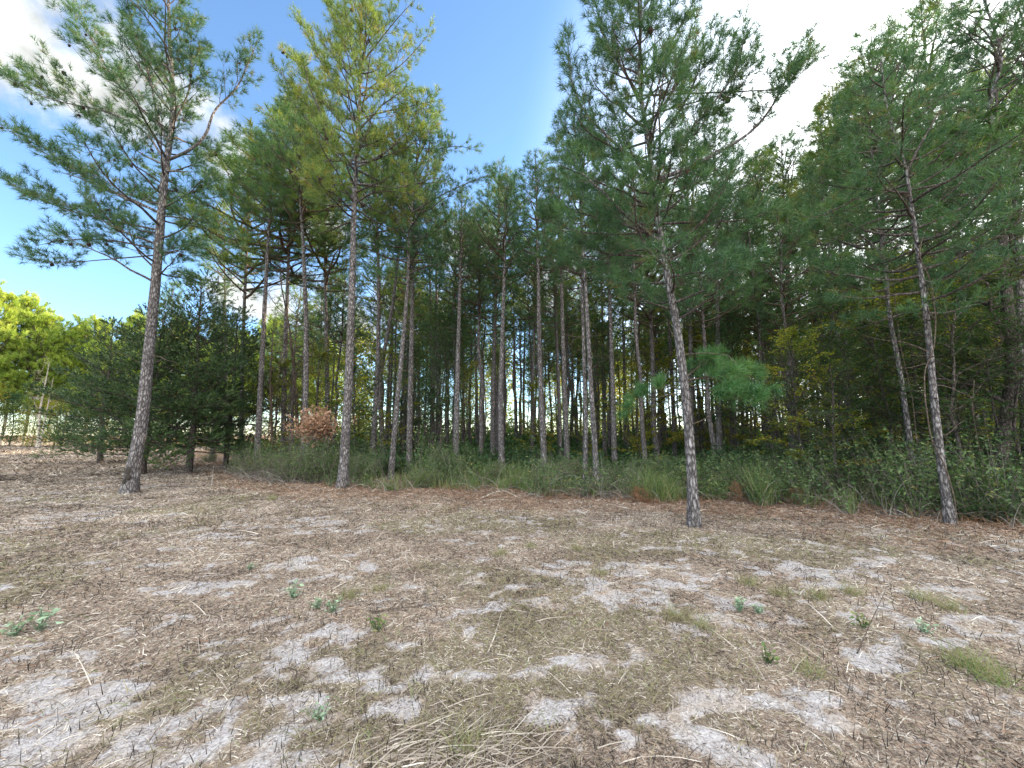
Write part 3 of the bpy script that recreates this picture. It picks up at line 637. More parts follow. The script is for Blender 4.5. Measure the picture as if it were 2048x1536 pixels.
# ------------------------------------------------------------------ traced pines within the stand
rg = np.random.default_rng(77)
PLACED = []
def stand_pine(label, trace, w, top, cbf=.5, cs=1.0, crown=None, bark='bark', dead=7, group='traced pines of the stand', dia=.26, mats=None, cat='pine tree'):
    cbf = min(.66, cbf + .11)
    Y = dia * F / w * math.sqrt(1 + ((trace[0][0] - 1024) / F) ** 2); H = pix(trace[-1][0], top, Y)[2]
    c, rad = trunk_path(trace, Y, H, dia * .5, n=24)
    root = empty('pine_tree', tuple(c[0]), label, cat, group)
    mb = MB(); tube(mb, c - c[0], rad, 10, 0, rg, .05); dead_twigs(rg, mb, c - c[0], H * .3, H * cbf, dead, mi=1)
    obj('trunk', mb.mesh('trunk', [bark, 'twig'], True), root)
    b = at_z(c, H * cbf); t = at_z(c, H * .97); v = Vector(t - b); s = v.length / 7.0
    pool = crown or CR
    o = obj('crown', pool[int(rg.integers(len(pool)))], root); o.location = b - c[0]
    q = v.to_track_quat('Z', 'Y'); o.rotation_mode = 'QUATERNION'
    from mathutils import Quaternion
    o.rotation_quaternion = q @ Quaternion((0, 0, 1), rg.uniform(0, 6.28)); o.scale = (s * cs * 1.22, s * cs * 1.22, s)
    PLACED.append((c[0][0], c[0][1])); return root
SP = [
 ('dark full pine whose top shows just before the vine-hung pine crown', [(1700, 930), (1696, 800), (1688, 640), (1680, 480)], 15, 175, .46, 1.2),
 ('dark full pine whose top rises right over the vine-hung pine crown', [(1795, 930), (1788, 800), (1778, 640), (1768, 480)], 17, 60, .46, 1.2),
 ('dark full pine rising between the vine-hung and the crooked-topped one', [(1915, 930), (1905, 800), (1893, 640), (1880, 480)], 17, -10, .46, 1.2),
 ('low full pine crown under the great limb of the leaning pine', [(1590, 910), (1588, 800), (1580, 640)], 12, 265, .46, 1.15),
 ('full pine crown seen through the leaning pine boughs', [(1385, 910), (1383, 800), (1380, 640)], 12, 250, .46, 1.05),
 ('pine with full dark crown just past the cedars', [(482, 915), (483, 800), (487, 640), (492, 540)], 11, 270, .36, 1.25),
 ('leafy dark pine crown right behind the peeling pine', [(566, 905), (568, 800), (572, 640), (578, 500)], 12, 215, .38, 1.3),
 ('dense-crowned pine between the withered bush pine and the tall straight one', [(655, 905), (655, 800), (652, 640), (650, 500)], 11, 260, .38, 1.2),
 ('full-crowned pine just before the small cone of sky', [(985, 905), (985, 800), (990, 640)], 10, 330, .42, 1.2),
 ('leaning pale young pine between the dark cedars and the grey brush', [(424, 918), (430, 850), (435, 780)], 10, 560, .5, .8),
 ('thin straight pine standing alone in front of the cloud, reddish bark peeling low down', [(515, 905), (520, 800), (525, 700), (532, 560), (538, 450)], 14, 235, .52, 1.1),
 ('pine behind the brown withered bush, its dark crown before the white cloud', [(610, 900), (612, 760), (613, 650), (607, 500), (600, 380)], 14, 190, .5, 1.2),
 ('left stem of the forked pine pair beside the tall straight pine', [(745, 900), (752, 800), (757, 700), (757, 560), (754, 440)], 12, 250, .5, .9),
 ('crooked pine crossing in front of its neighbour just past the tall straight pine', [(766, 925), (765, 860), (757, 780), (768, 700), (785, 620), (798, 500), (806, 400)], 11, 280, .5, .8),
 ('dark pine directly behind the gently curving pine', [(818, 930), (820, 800), (823, 700), (826, 520)], 13, 330, .5, .9),
 ('rim-lit narrow pine, first of the slim pair past the curving pine', [(866, 900), (863, 760), (861, 600), (858, 500)], 9, 370, .55, .8),
 ('rim-lit narrow pine, second of the slim pair past the curving pine', [(878, 900), (877, 780), (874, 640), (872, 520)], 9, 350, .55, .8),
 ('dark upright pine alone in the gap below the low dip of the skyline', [(912, 920), (914, 800), (917, 680), (920, 560)], 13, 370, .5, .9),
 ('thin pine just after the dark upright one under the skyline dip', [(955, 900), (953, 780), (950, 660)], 7, 440, .5, .8),
 ('thicker of two touching pines in the middle of the stand', [(1003, 915), (1001, 800), (1004, 700), (1008, 560)], 13, 345, .5, 1.0),
 ('thinner of two touching pines in the middle of the stand', [(990, 912), (988, 800), (990, 680), (994, 560)], 8, 360, .5, .8),
 ('very slim pine in the bright backlit slot of the stand', [(1032, 905), (1030, 780), (1028, 640)], 6, 480, .5, .8),
 ('very slim twin pine in the bright backlit slot, leaning off its partner', [(1048, 905), (1047, 780), (1050, 640)], 6, 470, .5, .8),
 ('grey pine with a slow bend, below the tip of the small cone of sky', [(1088, 925), (1084, 820), (1078, 680), (1077, 560), (1074, 440)], 13, 300, .48, 1.0),
 ('shadowed pine hidden half behind its paler neighbour, past the slow-bending one', [(1120, 905), (1118, 800), (1113, 680)], 9, 400, .5, .9),
 ('straight grey pine standing before the close pair at the brush edge', [(1134, 915), (1130, 800), (1126, 680), (1122, 540)], 12, 330, .5, .9),
 ('thin pale sapling pine tipping toward the close pair', [(1160, 915), (1150, 830), (1140, 760), (1132, 700)], 7, 560, .55, .6),
 ('slim pine just behind the close pair', [(1209, 920), (1208, 800), (1205, 650)], 9, 420, .5, .8),
 ('brown-barked pine lit on its flank, next after the close pair', [(1229, 920), (1226, 800), (1223, 700), (1220, 600)], 12, 330, .45, 1.0),
 ('thin dark pine in the yellow backlit foliage', [(1274, 890), (1274, 760), (1272, 640)], 7, 430, .5, .8),
 ('thin dark pine between the yellow foliage and the leaning pine', [(1250, 890), (1249, 780), (1246, 640)], 7, 440, .5, .8),
 ('narrow pine just behind the leaning pine, straight and dark', [(1351, 945), (1347, 820), (1341, 700), (1334, 580)], 10, 330, .5, .9),
 ('tall straight blue-grey pine behind the low green bough', [(1440, 950), (1437, 820), (1435, 640), (1433, 500)], 13, 215, .48, 1.15),
 ('half hidden pine hugging the tall blue-grey one', [(1454, 935), (1452, 800), (1449, 660)], 7, 420, .5, .8),
 ('stocky pine trunk under the tip of the low green bough', [(1469, 930), (1464, 820), (1460, 700), (1458, 600)], 11, 330, .5, 1.0),
 ('thin bare-stemmed pine left of the tall blue-grey one, in deep shade', [(1403, 935), (1397, 820), (1394, 700)], 6, 430, .5, .8),
 ('pine standing clear just past the tip of the low green bough', [(1533, 900), (1529, 760), (1520, 640), (1516, 500)], 12, 300, .48, 1.0),
 ('darker pine sharing a base with the one past the bough tip', [(1550, 890), (1543, 760), (1534, 600)], 9, 320, .5, 1.0),
 ('slim leaning pine rising out of the pale green ferny bush', [(1668, 920), (1660, 820), (1645, 700), (1636, 560)], 9, 300, .5, 1.0),
 ('black silhouetted pine before the brightest sky hole', [(1775, 880), (1762, 740), (1745, 600), (1735, 500)], 13, 240, .5, 1.1),
 ('black forking pine in the darkest hollow of the woods', [(1745, 860), (1726, 700), (1705, 560)], 10, 260, .5, 1.1),
 ('dark curved trunk between the vine-hung pine and the crooked-topped one', [(1975, 900), (1952, 740), (1925, 620), (1895, 500)], 14, 200, .5, 1.1),
 ('dark straight pine beside the sun glare', [(2000, 900), (1998, 740), (1992, 560), (1985, 420)], 15, 120, .5, 1.1),
 ('slim pine behind the small charred-foot pine, half hidden by cedar', [(455, 930), (453, 820), (451, 700), (450, 600)], 8, 400, .5, 1.0),
 ('short pine trunk seen through the gap beneath the cedars', [(341, 905), (340, 860), (341, 800)], 6, 560, .4, .9),
]
for i, (lb, tr, w, top, cbf, cs) in enumerate(SP):
    Yd = .26 * F / w
    stand_pine(lb, tr, w, top, cbf, cs, CF if Yd > 24 else (CR if i % 6 else CRG), 'bark' if Yd < 22 else 'bark_far')
# big dark oak-like trunk at the frame edge
print('fill')
# ------------------------------------------------------------------ slim pines deep in the stand
ZN = [(500, 'behind the cedars'), (590, 'behind the peeling pine'), (680, 'behind the brown withered bush'), (740, 'behind the tall straight pine'), (800, 'behind the curving pine'), (890, 'behind the slim rim-lit pair'),
      (960, 'behind the dark upright pine'), (1040, 'behind the two touching pines'), (1110, 'behind the slow-bending pine'), (1165, 'just short of the close pair'), (1220, 'behind the close pair of pines'), (1300, 'behind the yellow backlit leaves'), (1380, 'behind the leaning pine'),
      (1450, 'behind the tall blue-grey pine'), (1540, 'behind the low green bough'), (1640, 'behind the pine past the bough tip'), (1720, 'behind the pale ferny bush'), (1800, 'below the brightest sky hole'), (1880, 'behind the vine-hung pine'), (1960, 'before the big dark trunk'), (9999, 'beside the sun glare')]
def zone(x, y):
    px = 1024 + F * x / y
    for a, t in ZN:
        if px < a: return t
def fill_pines():
    rng = np.random.default_rng(9); protos = []
    for k in range(6):
        H = 14.0; n = 14; z = np.linspace(-.15, H, n); x = np.cumsum(rng.normal(0, .05, n)); y = np.cumsum(rng.normal(0, .05, n)); c = np.stack([x - x[0], y - y[0], z], -1)
        mb = MB(); tube(mb, c, .12 * (1 - .85 * np.clip(z / H, 0, 1) ** 1.1), 7, 0, rng, .05); dead_twigs(rng, mb, c, 4, 8, 9, mi=1)
        protos.append((mb.mesh('trunk', ['bark_far', 'twig'], True), c))
    tries = 0; cnt = 0; pos = list(PLACED)
    def put(x, y, s, grp, lb, k=None, zb=None):
        k = int(rng.integers(6)); me, c = protos[k]
        if lb is None: lb = ('tall ' if s > .95 else 'shorter ') + ('slim pine just behind the front row, ' if y < 24 else 'slim pine farther back, ' if y < 36 else 'distant thin pine deep in the stand, ') + zone(x, y)
        root = empty('pine_tree', (x, y, hz(x, y) - .05), lb, 'pine tree', grp)
        root.scale = (s * rng.uniform(.8, 1.25),) * 2 + (s,); root.rotation_euler = (rng.normal(0, .02), rng.normal(0, .02), rng.uniform(0, 6.28))
        obj('trunk', me, root); zb = 14 * (rng.uniform(.45, .62) if zb is None else zb); b = at_z(c, zb); o = obj('crown', CF[int(rng.integers(5))] if y > 20 or abs(x) > 20 else CR[int(rng.integers(5))], root)
        o.location = b; sc = (13.7 - zb) / 7; o.scale = (sc * 1.15, sc * 1.15, sc); o.rotation_euler = (0, 0, rng.uniform(0, 6.28))
    while cnt < 160 and tries < 9000:
        tries += 1; y = rng.uniform(15, 50); u = rng.uniform(-.62, 1.5); x = u * y
        if y < edge(x) + 6 + 3 * rng.uniform(): continue
        if min((x - a) ** 2 + (y - b) ** 2 for a, b in pos) < 1.5 ** 2: continue
        if y > 34 and rng.uniform() < .35: continue
        if abs(u + .42) < .08 and rng.uniform() < .7: continue      # the cloud gap
        pos.append((x, y)); cnt += 1
        put(x, y, rng.uniform(.82, 1.08) * (1.0 if u < 1 else 1.1), 'slim pines deep in the stand', None)
    cnt = 0; tries = 0
    while cnt < 85 and tries < 6000:      # the dense straight rows in the middle of the stand
        tries += 1; y = rng.uniform(24, 50); u = rng.uniform(-.36, .75); x = u * y
        if min((x - a) ** 2 + (y - b) ** 2 for a, b in pos) < 1.1 ** 2: continue
        pos.append((x, y)); cnt += 1; put(x, y, rng.uniform(.85, 1.08), 'slim pines deep in the stand', None, zb=rng.uniform(.58, .72))
    # the same wood carries on past the edge of the picture and shades the clearing
    cnt = 0; tries = 0
    while cnt < 14 and tries < 4000:
        tries += 1; x = rng.uniform(9.5, 42); y = rng.uniform(2, 26)
        if x / y < 1.45 or y < edge(x) + .5: continue
        if min((x - a) ** 2 + (y - b) ** 2 for a, b in pos) < 1.9 ** 2: continue
        pos.append((x, y)); cnt += 1
        put(x, y, rng.uniform(.9, 1.2), 'pines of the wood beyond the picture edge', 'shading pine of the same wood, past the crooked-topped one')
fill_pines()

# ------------------------------------------------------------------ broad-leaved trees, cedars, snags
def broad_mesh(seed, H=6, Rm=2.2, z0=.8, nb=26, nl=4600, size=.07, fol='leaf', flat=.75, wood='bark_dark', cl=.35, tr=.05, layered=True):
    rng = np.random.default_rng(seed); n = 10; z = np.linspace(-.1, H * .9, n)
    c = np.stack([np.cumsum(rng.normal(0, .06 * H / 6, n)), np.cumsum(rng.normal(0, .06 * H / 6, n)), z], -1); c -= [c[0][0], c[0][1], 0]
    wt = MB(); tube(wt, c, tr * np.linspace(1, .25, n), 7, 0, rng, .06)
    mb = MB(); ends = []; az = rng.uniform(0, 6)
    for i in range(nb):
        t = (i + .5) / nb; az += 2.4 + rng.normal(0, .4); S = at_z(c, z0 + (H * .88 - z0) * t)
        Lg = Rm * prof(t, 'round') * rng.uniform(.5, 1.15); q = auto_limb(rng, S, az, R(15 + 35 * t), Lg, -.1 if layered else .4, 6, .14)
        tube(mb, q, tr * .35 * np.linspace(1, .15, 7), 4, 1)
        for s in np.linspace(.25, 1, 8):
            p = poly_at(q, s); w = (1 - .5 * s) * cl * Lg; tg = nrm(q[-1] - q[0]); sdv = nrm(np.cross(tg, UP) + 1e-6)
            for g in (-1, 1):
                e = p + sdv * g * w * rng.uniform(.5, 1.2) + tg * w * .5 + UP * rng.normal(0, .05) * Lg; segs(mb, p, e, .006, .003, 1); ends.append((p, e))
    A = np.array([e[0] for e in ends]); B = np.array([e[1] for e in ends]); k = rng.integers(len(A), size=nl); f = rng.uniform(.15, 1.1, nl)[:, None]
    P = A[k] * (1 - f) + B[k] * f + rng.normal(0, size * (.5 if layered else 1.6), (nl, 3)) * [1, 1, .5 if layered else 1]
    ti = np.clip(.5 + (vnoise(P[:, 0] * 1.3, P[:, 2] * 1.3 + P[:, 1], 5) - .5) * .9 + rng.normal(0, .2, nl), 0, 1)
    leaves(mb, rng, P, size, 0, ti, flat, .5)
    return wt.mesh('trunk', [wood], True), mb.mesh('crown', [fol, wood])
def plant_tree(name, meshes, loc, s, rz, label, cat, group=None, sz=None):
    root = empty(name, (loc[0], loc[1], hz(*loc[:2]) - .03), label, cat, group); root.scale = (s, s, sz or s); root.rotation_euler = (0, 0, rz)
    obj('trunk', meshes[0], root); obj('crown', meshes[1], root); return root
UND = [broad_mesh(300 + i, 5.5, 2.3, .6, 26, 5200, .085, 'leaf') for i in range(3)]
UNG = [broad_mesh(320 + i, 6.5, 2.3, .6, 26, 5200, .10, 'leaf_sunlit', .5) for i in range(2)]
MID = [broad_mesh(360 + i, 9.0, 2.5, 2.6, 34, 5200, .12, 'leaf' if i != 1 else 'leaf_sunlit', .4, cl=.35, tr=.05, layered=False) for i in range(3)]
BGT = [broad_mesh(340 + i, 13, 4.2, .3, 44, 6500, .30, 'leaf_sunlit' if i != 1 else 'leaf', .35, cl=.4, tr=.12, layered=False) for i in range(3)]
def understory():
    rng = np.random.default_rng(12)
    tr = [(1600, 10.5, .75, 'feathery understory tree whose lower sprays catch a patch of yellow light', 1), (1690, 12.5, .95, 'dark leafy tree filling the hollow behind the pale green ferny bush', 0), (1790, 12, 1.0, 'broad dark leafy tree behind the slender leaning pine', 0),
          (1895, 10.2, .85, 'leafy tree with level sprays directly behind the vine-hung pine', 0), (1960, 9.4, .8, 'leafy tree with level sprays between the vine-hung pine and the big dark trunk', 0), (2030, 9.0, .85, 'dark leafy tree cut by the picture edge beneath the crooked-topped pine', 0),
          (1740, 15, 1.25, 'taller leafy tree under the brightest sky hole', 1), (1860, 15, 1.3, 'taller leafy tree glowing at its top behind the vine-hung pine', 1), (1960, 14, 1.4, 'taller leafy tree glowing beside the sun glare', 1), (1500, 17, .9, 'leafy tree in shade behind the low green bough', 0),
          (1400, 19, 1.1, 'yellow-leaved tree lit from behind, just past the leaning pine', 1), (1300, 21, 1.1, 'yellow-leaved tree lit from behind, short of the leaning pine', 1), (860, 21, .8, 'leafy understory tree behind the slim rim-lit pair', 0),
          (700, 17, .9, 'dull green leafy tree behind the tall straight pine', 0), (760, 19, 1.0, 'leafy tree tangled in the forked pine pair', 1), (560, 19, .9, 'leafy tree behind the grey brush, before the cloud', 1), (470, 18, .8, 'shadowed leafy tree between the cedars and the peeling pine', 0), (640, 20, 1.0, 'leafy tree above the brown withered bush', 1)]
    tr += [(1650, 9.6, .7, 'leafy sapling low behind the grey twiggy dead bush', 0), (1745, 11.2, 1.0, 'leafy sapling just short of the slender leaning pine', 0), (1850, 10.8, 1.0, 'leafy sapling filling the gap between the two leaning slender pines', 0), (1930, 8.8, 1.0, 'leafy sapling crowding behind the vine-hung pine', 0),
           (2010, 10.5, 1.2, 'tall leafy sapling behind the big dark trunk', 0), (1580, 13, 1.0, 'leafy sapling in the deep shade past the bough tip', 0), (1660, 14, 1.3, 'shaded leafy tree behind the slim pine of the ferny bush', 0), (1800, 18, 1.6, 'tall yellow-leaved tree lit from behind, beneath the sky hole', 1)]
    for px, Y, s, lb, g in tr:
        pool = UNG if g else UND; x = (px - 1024) / F / (CT - 0) * Y
        plant_tree('understory_tree', pool[int(rng.integers(len(pool)))], (x, Y), s, rng.uniform(0, 6.28), lb, 'tree', 'leafy understory trees near the brush')
    pos = []; tries = 0
    while len(pos) < 19 and tries < 4000:
        tries += 1; y = rng.uniform(15, 30); u = rng.uniform(-.66, 1.5); x = u * y
        if y < edge(x) + 5 or abs(u + .5) < .07 or (abs(u - .02) < .36 and rng.uniform() < .75): continue
        if pos and min((x - a) ** 2 + (y - b) ** 2 for a, b in pos) < 2.2 ** 2: continue
        pos.append((x, y)); k_ = int(rng.integers(3)); plant_tree('midstory_tree', MID[k_], (x, y), rng.uniform(.75, 1.15), rng.uniform(0, 6.28), ('slender sunlight-yellow tree' if k_ == 1 else 'slender green-leaved tree') + (' near the front of the stand, ' if y < 22 else ' farther into the stand, ') + zone(x, y), 'tree', 'slender leafy trees among the pine trunks')
    pos = []; tries = 0
    while len(pos) < 52 and tries < 4000:
        tries += 1; y = rng.uniform(17, 42); u = rng.uniform(-.72, 1.45); x = u * y
        if y < edge(x) + 7 or (abs(u - .02) < .36 and rng.uniform() < .2): continue
        if pos and min((x - a) ** 2 + (y - b) ** 2 for a, b in pos) < 2.4 ** 2: continue
        pos.append((x, y)); pool = UNG if rng.uniform() < .5 else UND
        plant_tree('understory_tree', pool[int(rng.integers(len(pool)))], (x, y), rng.uniform(.55, 1.05), rng.uniform(0, 6.28), ('small sunlight-yellow leafy tree' if pool is UNG else 'small dark leafy tree') + (' low among the nearer pines, ' if y < 28 else ' low among the deeper pines, ') + zone(x, y), 'tree', 'small leafy trees among the deep pines')
    pos = []; tries = 0
    while len(pos) < 27 and tries < 4000:
        tries += 1; y = rng.uniform(42, 68); u = rng.uniform(-.45, 1.5); x = u * y
        if pos and min((x - a) ** 2 + (y - b) ** 2 for a, b in pos) < 4.2 ** 2: continue
        pos.append((x, y))
        plant_tree('broadleaf_tree', BGT[int(rng.integers(3))], (x, y), rng.uniform(.65, 1.25), rng.uniform(0, 6.28), 'sunlit leafy tree closing the stand, ' + zone(x, y), 'tree', 'leafy trees at the far side of the wood')
understory()

def cedar_mesh(seed, H, Rm, nb=78, low=.7, kn=12):
    rng = np.random.default_rng(seed); n = 12; z = np.linspace(-.1, H, n); c = np.stack([np.cumsum(rng.normal(0, .04, n)), np.cumsum(rng.normal(0, .04, n)), z], -1); c -= [c[0][0], c[0][1], 0]
    wt = MB(); tube(wt, c, .10 * np.linspace(1.15, .12, n), 9, 0, rng, .08); T = Tree(); az = 0
    for i in range(nb):
        t = (i + .5) / nb; az += 2.4 + rng.normal(0, .4); S = at_z(c, low + (H * .97 - low) * t)
        Lg = Rm * (min(1, .75 + .9 * t) * (1 - t) ** .62) * rng.uniform(.55, 1.2) + .2
        limb(rng, T, auto_limb(rng, S, az, R(-2 + 45 * t) + rng.normal(0, .1), Lg, .15 + .4 * t, 7, .13), .008 + .008 * Lg, 5.4, 11, .12, .32, (.12, .3), base=.22)
    return wt.mesh('trunk', ['bark_dark'], True), finish(rng, T, kn, .11, .032, fol='cedar', wood='bark_dark', spread=(.2, .9), sides=4)
CED = [cedar_mesh(401, 7.0, 3.0), cedar_mesh(402, 7.6, 2.6)]
for px, Y, s, rz, k, lb, sz in ((300, 16.0, .92, 1.0, 0, 'dark spreading cedar with low boughs sweeping over the clearing, behind the charred-foot pine', .93), (392, 16.5, .95, 2.2, 1, 'dark dense cedar with a bare lower stem, next to the sweeping cedar', 1.02),
                            (215, 22, 1.0, .5, 1, 'cedar standing farther out behind the sweeping one, toward the yellow trees', .9), (462, 20, 1.0, 4.0, 0, 'shadowed cedar behind the bare-stemmed cedar', 1.0)):
    x = (px - 1024) / F * Y; plant_tree('cedar_tree', CED[k], (x, Y), s * 1.2, rz, lb, 'cedar tree', 'cedars at the corner of the clearing', s * sz * 1.15)

def big_trunk():
    rng = np.random.default_rng(31); c, rad = trunk_path([(1985, 1005), (1992, 940), (2010, 850), (2026, 760), (2022, 660), (2010, 560), (2005, 440)], 9.2, 11, .15, n=30)
    root = empty('oak_tree', tuple(c[0]), 'thick dark curving trunk of a leafy tree low in the shaded corner', 'tree'); mb = MB(); tube(mb, c - c[0], rad, 14, 0, rng, .06)
    for z, az, l in ((2.3, 2.9, 2.0), (3.2, .3, 2.2), (3.9, 3.4, 2.4), (4.6, 1.5, 2.0), (5.2, 4.6, 2.4)):
        q = auto_limb(rng, at_z(c, z) - c[0], az, R(40), l, .2, 7, .2); tube(mb, q, .06 * np.linspace(1, .2, 8), 7, 0)
    obj('trunk', mb.mesh('trunk', ['bark_dark'], True), root); o = obj('crown', UND[1][1], root); o.location = at_z(c, 4.2) - c[0]; o.scale = (1.1, 1.1, 1.1)
big_trunk()
def bare_tree(name, label, trace, Y, H, r, nb, seed, mat='twig', Lr=(1, 2.4), z0=.35, leaf=0):
    rng = np.random.default_rng(seed); c, rad = trunk_path(trace, Y, H, r, n=24); root = empty(name, tuple(c[0]), label, 'bare tree')
    mb = MB(); tube(mb, c - c[0], rad, 9, 0, rng, .07); obj('trunk', mb.mesh('trunk', [mat], True), root)
    for i in range(nb):
        z = H * (z0 + (.95 - z0) * (i + .5) / nb); m2 = MB(); q = auto_limb(rng, at_z(c, z) - c[0], rng.uniform(0, 6.28), R(rng.uniform(5, 60)), rng.uniform(*Lr), .3, 8, .3); rb = max(.012, .3 * r * (1 - z / H) + .014)
        tube(m2, q, rb * np.linspace(1, .2, 9), 5, 0)
        for j in range(9):
            s = poly_at(q, rng.uniform(.3, 1)); q2 = auto_limb(rng, s, rng.uniform(0, 6.28), R(rng.uniform(-10, 70)), rng.uniform(.3, 1.0), .2, 5, .35); tube(m2, q2, rb * .4 * np.linspace(1, .25, 6), 3, 0)
            for _ in range(3): tube(m2, auto_limb(rng, q2[rng.integers(1, 5)], rng.uniform(0, 6.28), R(30), rng.uniform(.15, .5), .1, 3, .3), rb * .2 * np.linspace(1, .4, 4), 3, 0)
        obj('branch', m2.mesh('branch', [mat]), root)
    return root
bare_tree('dead_tree', 'black forked dead snag behind the brown withered bush', [(583, 900), (585, 800), (587, 760)], 17.5, 4.6, .13, 7, 61, 'bark_dark', (.6, 1.6), .45)
bare_tree('bare_tree', 'leafless spreading tree with curling grey limbs against the cloud', [(596, 880), (590, 760), (580, 660), (560, 560), (556, 470)], 19, 10.5, .10, 13, 62, 'twig', (1.2, 3.0), .3)
bare_tree('bare_tree', 'small leafless tree leaning out of the shade before the peeling pine', [(545, 890), (540, 760), (548, 640)], 18, 7, .07, 9, 63, 'twig', (.8, 2.2), .35)

# ------------------------------------------------------------------ far sunlit trees across the clearing
def far_line():
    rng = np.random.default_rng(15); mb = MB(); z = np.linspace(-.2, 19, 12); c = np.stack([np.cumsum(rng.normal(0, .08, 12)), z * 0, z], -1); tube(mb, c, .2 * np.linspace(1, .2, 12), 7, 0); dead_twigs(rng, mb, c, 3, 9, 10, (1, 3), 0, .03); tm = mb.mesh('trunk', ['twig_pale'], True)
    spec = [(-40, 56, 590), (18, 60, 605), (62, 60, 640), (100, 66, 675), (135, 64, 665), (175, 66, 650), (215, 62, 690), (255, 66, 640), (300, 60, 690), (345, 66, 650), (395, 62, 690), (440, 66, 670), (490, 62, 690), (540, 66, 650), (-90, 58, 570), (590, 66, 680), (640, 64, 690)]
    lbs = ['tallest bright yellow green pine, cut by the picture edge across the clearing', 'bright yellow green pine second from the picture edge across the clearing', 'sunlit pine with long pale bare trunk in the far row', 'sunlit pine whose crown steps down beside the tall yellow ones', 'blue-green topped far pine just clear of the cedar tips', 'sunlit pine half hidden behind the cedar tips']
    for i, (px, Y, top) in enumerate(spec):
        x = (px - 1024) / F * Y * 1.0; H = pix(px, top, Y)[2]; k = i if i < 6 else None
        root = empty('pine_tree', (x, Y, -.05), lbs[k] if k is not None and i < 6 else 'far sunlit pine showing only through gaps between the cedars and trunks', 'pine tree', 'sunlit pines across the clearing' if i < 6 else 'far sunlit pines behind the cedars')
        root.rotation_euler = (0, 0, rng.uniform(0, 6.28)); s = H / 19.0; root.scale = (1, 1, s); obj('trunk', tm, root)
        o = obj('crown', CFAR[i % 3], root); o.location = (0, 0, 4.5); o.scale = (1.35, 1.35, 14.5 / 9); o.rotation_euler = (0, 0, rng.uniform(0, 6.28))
    for i, (px, Y, s, lb) in enumerate(((-30, 52, .7, 'low sunlit leafy tree at the picture edge across the clearing'), (30, 54, .6, 'low leafy tree below the tall yellow pines'), (75, 53, .5, 'pale green leafy tree around the white-stemmed sapling'), (118, 53, .6, 'shaded low leafy tree at the far end of the field'), (160, 52, .6, 'dark low leafy tree under the cedar boughs, across the field'),
                                     (205, 53, .6, 'low far leafy tree seen beneath the sweeping cedar'), (250, 52, .6, 'low far leafy tree beside the charred-foot pine'), (300, 53, .6, 'far leafy tree seen behind the cedar stem'), (350, 52, .6, 'far leafy tree in the gap between cedar stems'), (410, 52, .6, 'far leafy tree behind the bare-stemmed cedar'), (460, 52, .6, 'far leafy tree behind the slim pine by the cedars'))):
        plant_tree('broadleaf_tree', BGT[i % 3], ((px - 1024) / F * Y, Y), s, rng.uniform(0, 6), lb, 'tree', 'low leafy trees across the clearing')
    bare_tree('birch_sapling', 'white-stemmed twin sapling standing at the far edge of the field', [(76, 886), (80, 820), (92, 760)], 50, 11, .16, 7, 64, 'twig_pale', (1.5, 3.5), .3)
    bare_tree('birch_sapling', 'thinner white sapling leaning away from its twin', [(80, 886), (92, 830), (102, 780)], 50, 9, .11, 6, 65, 'twig_pale', (1, 3), .35)
far_line()

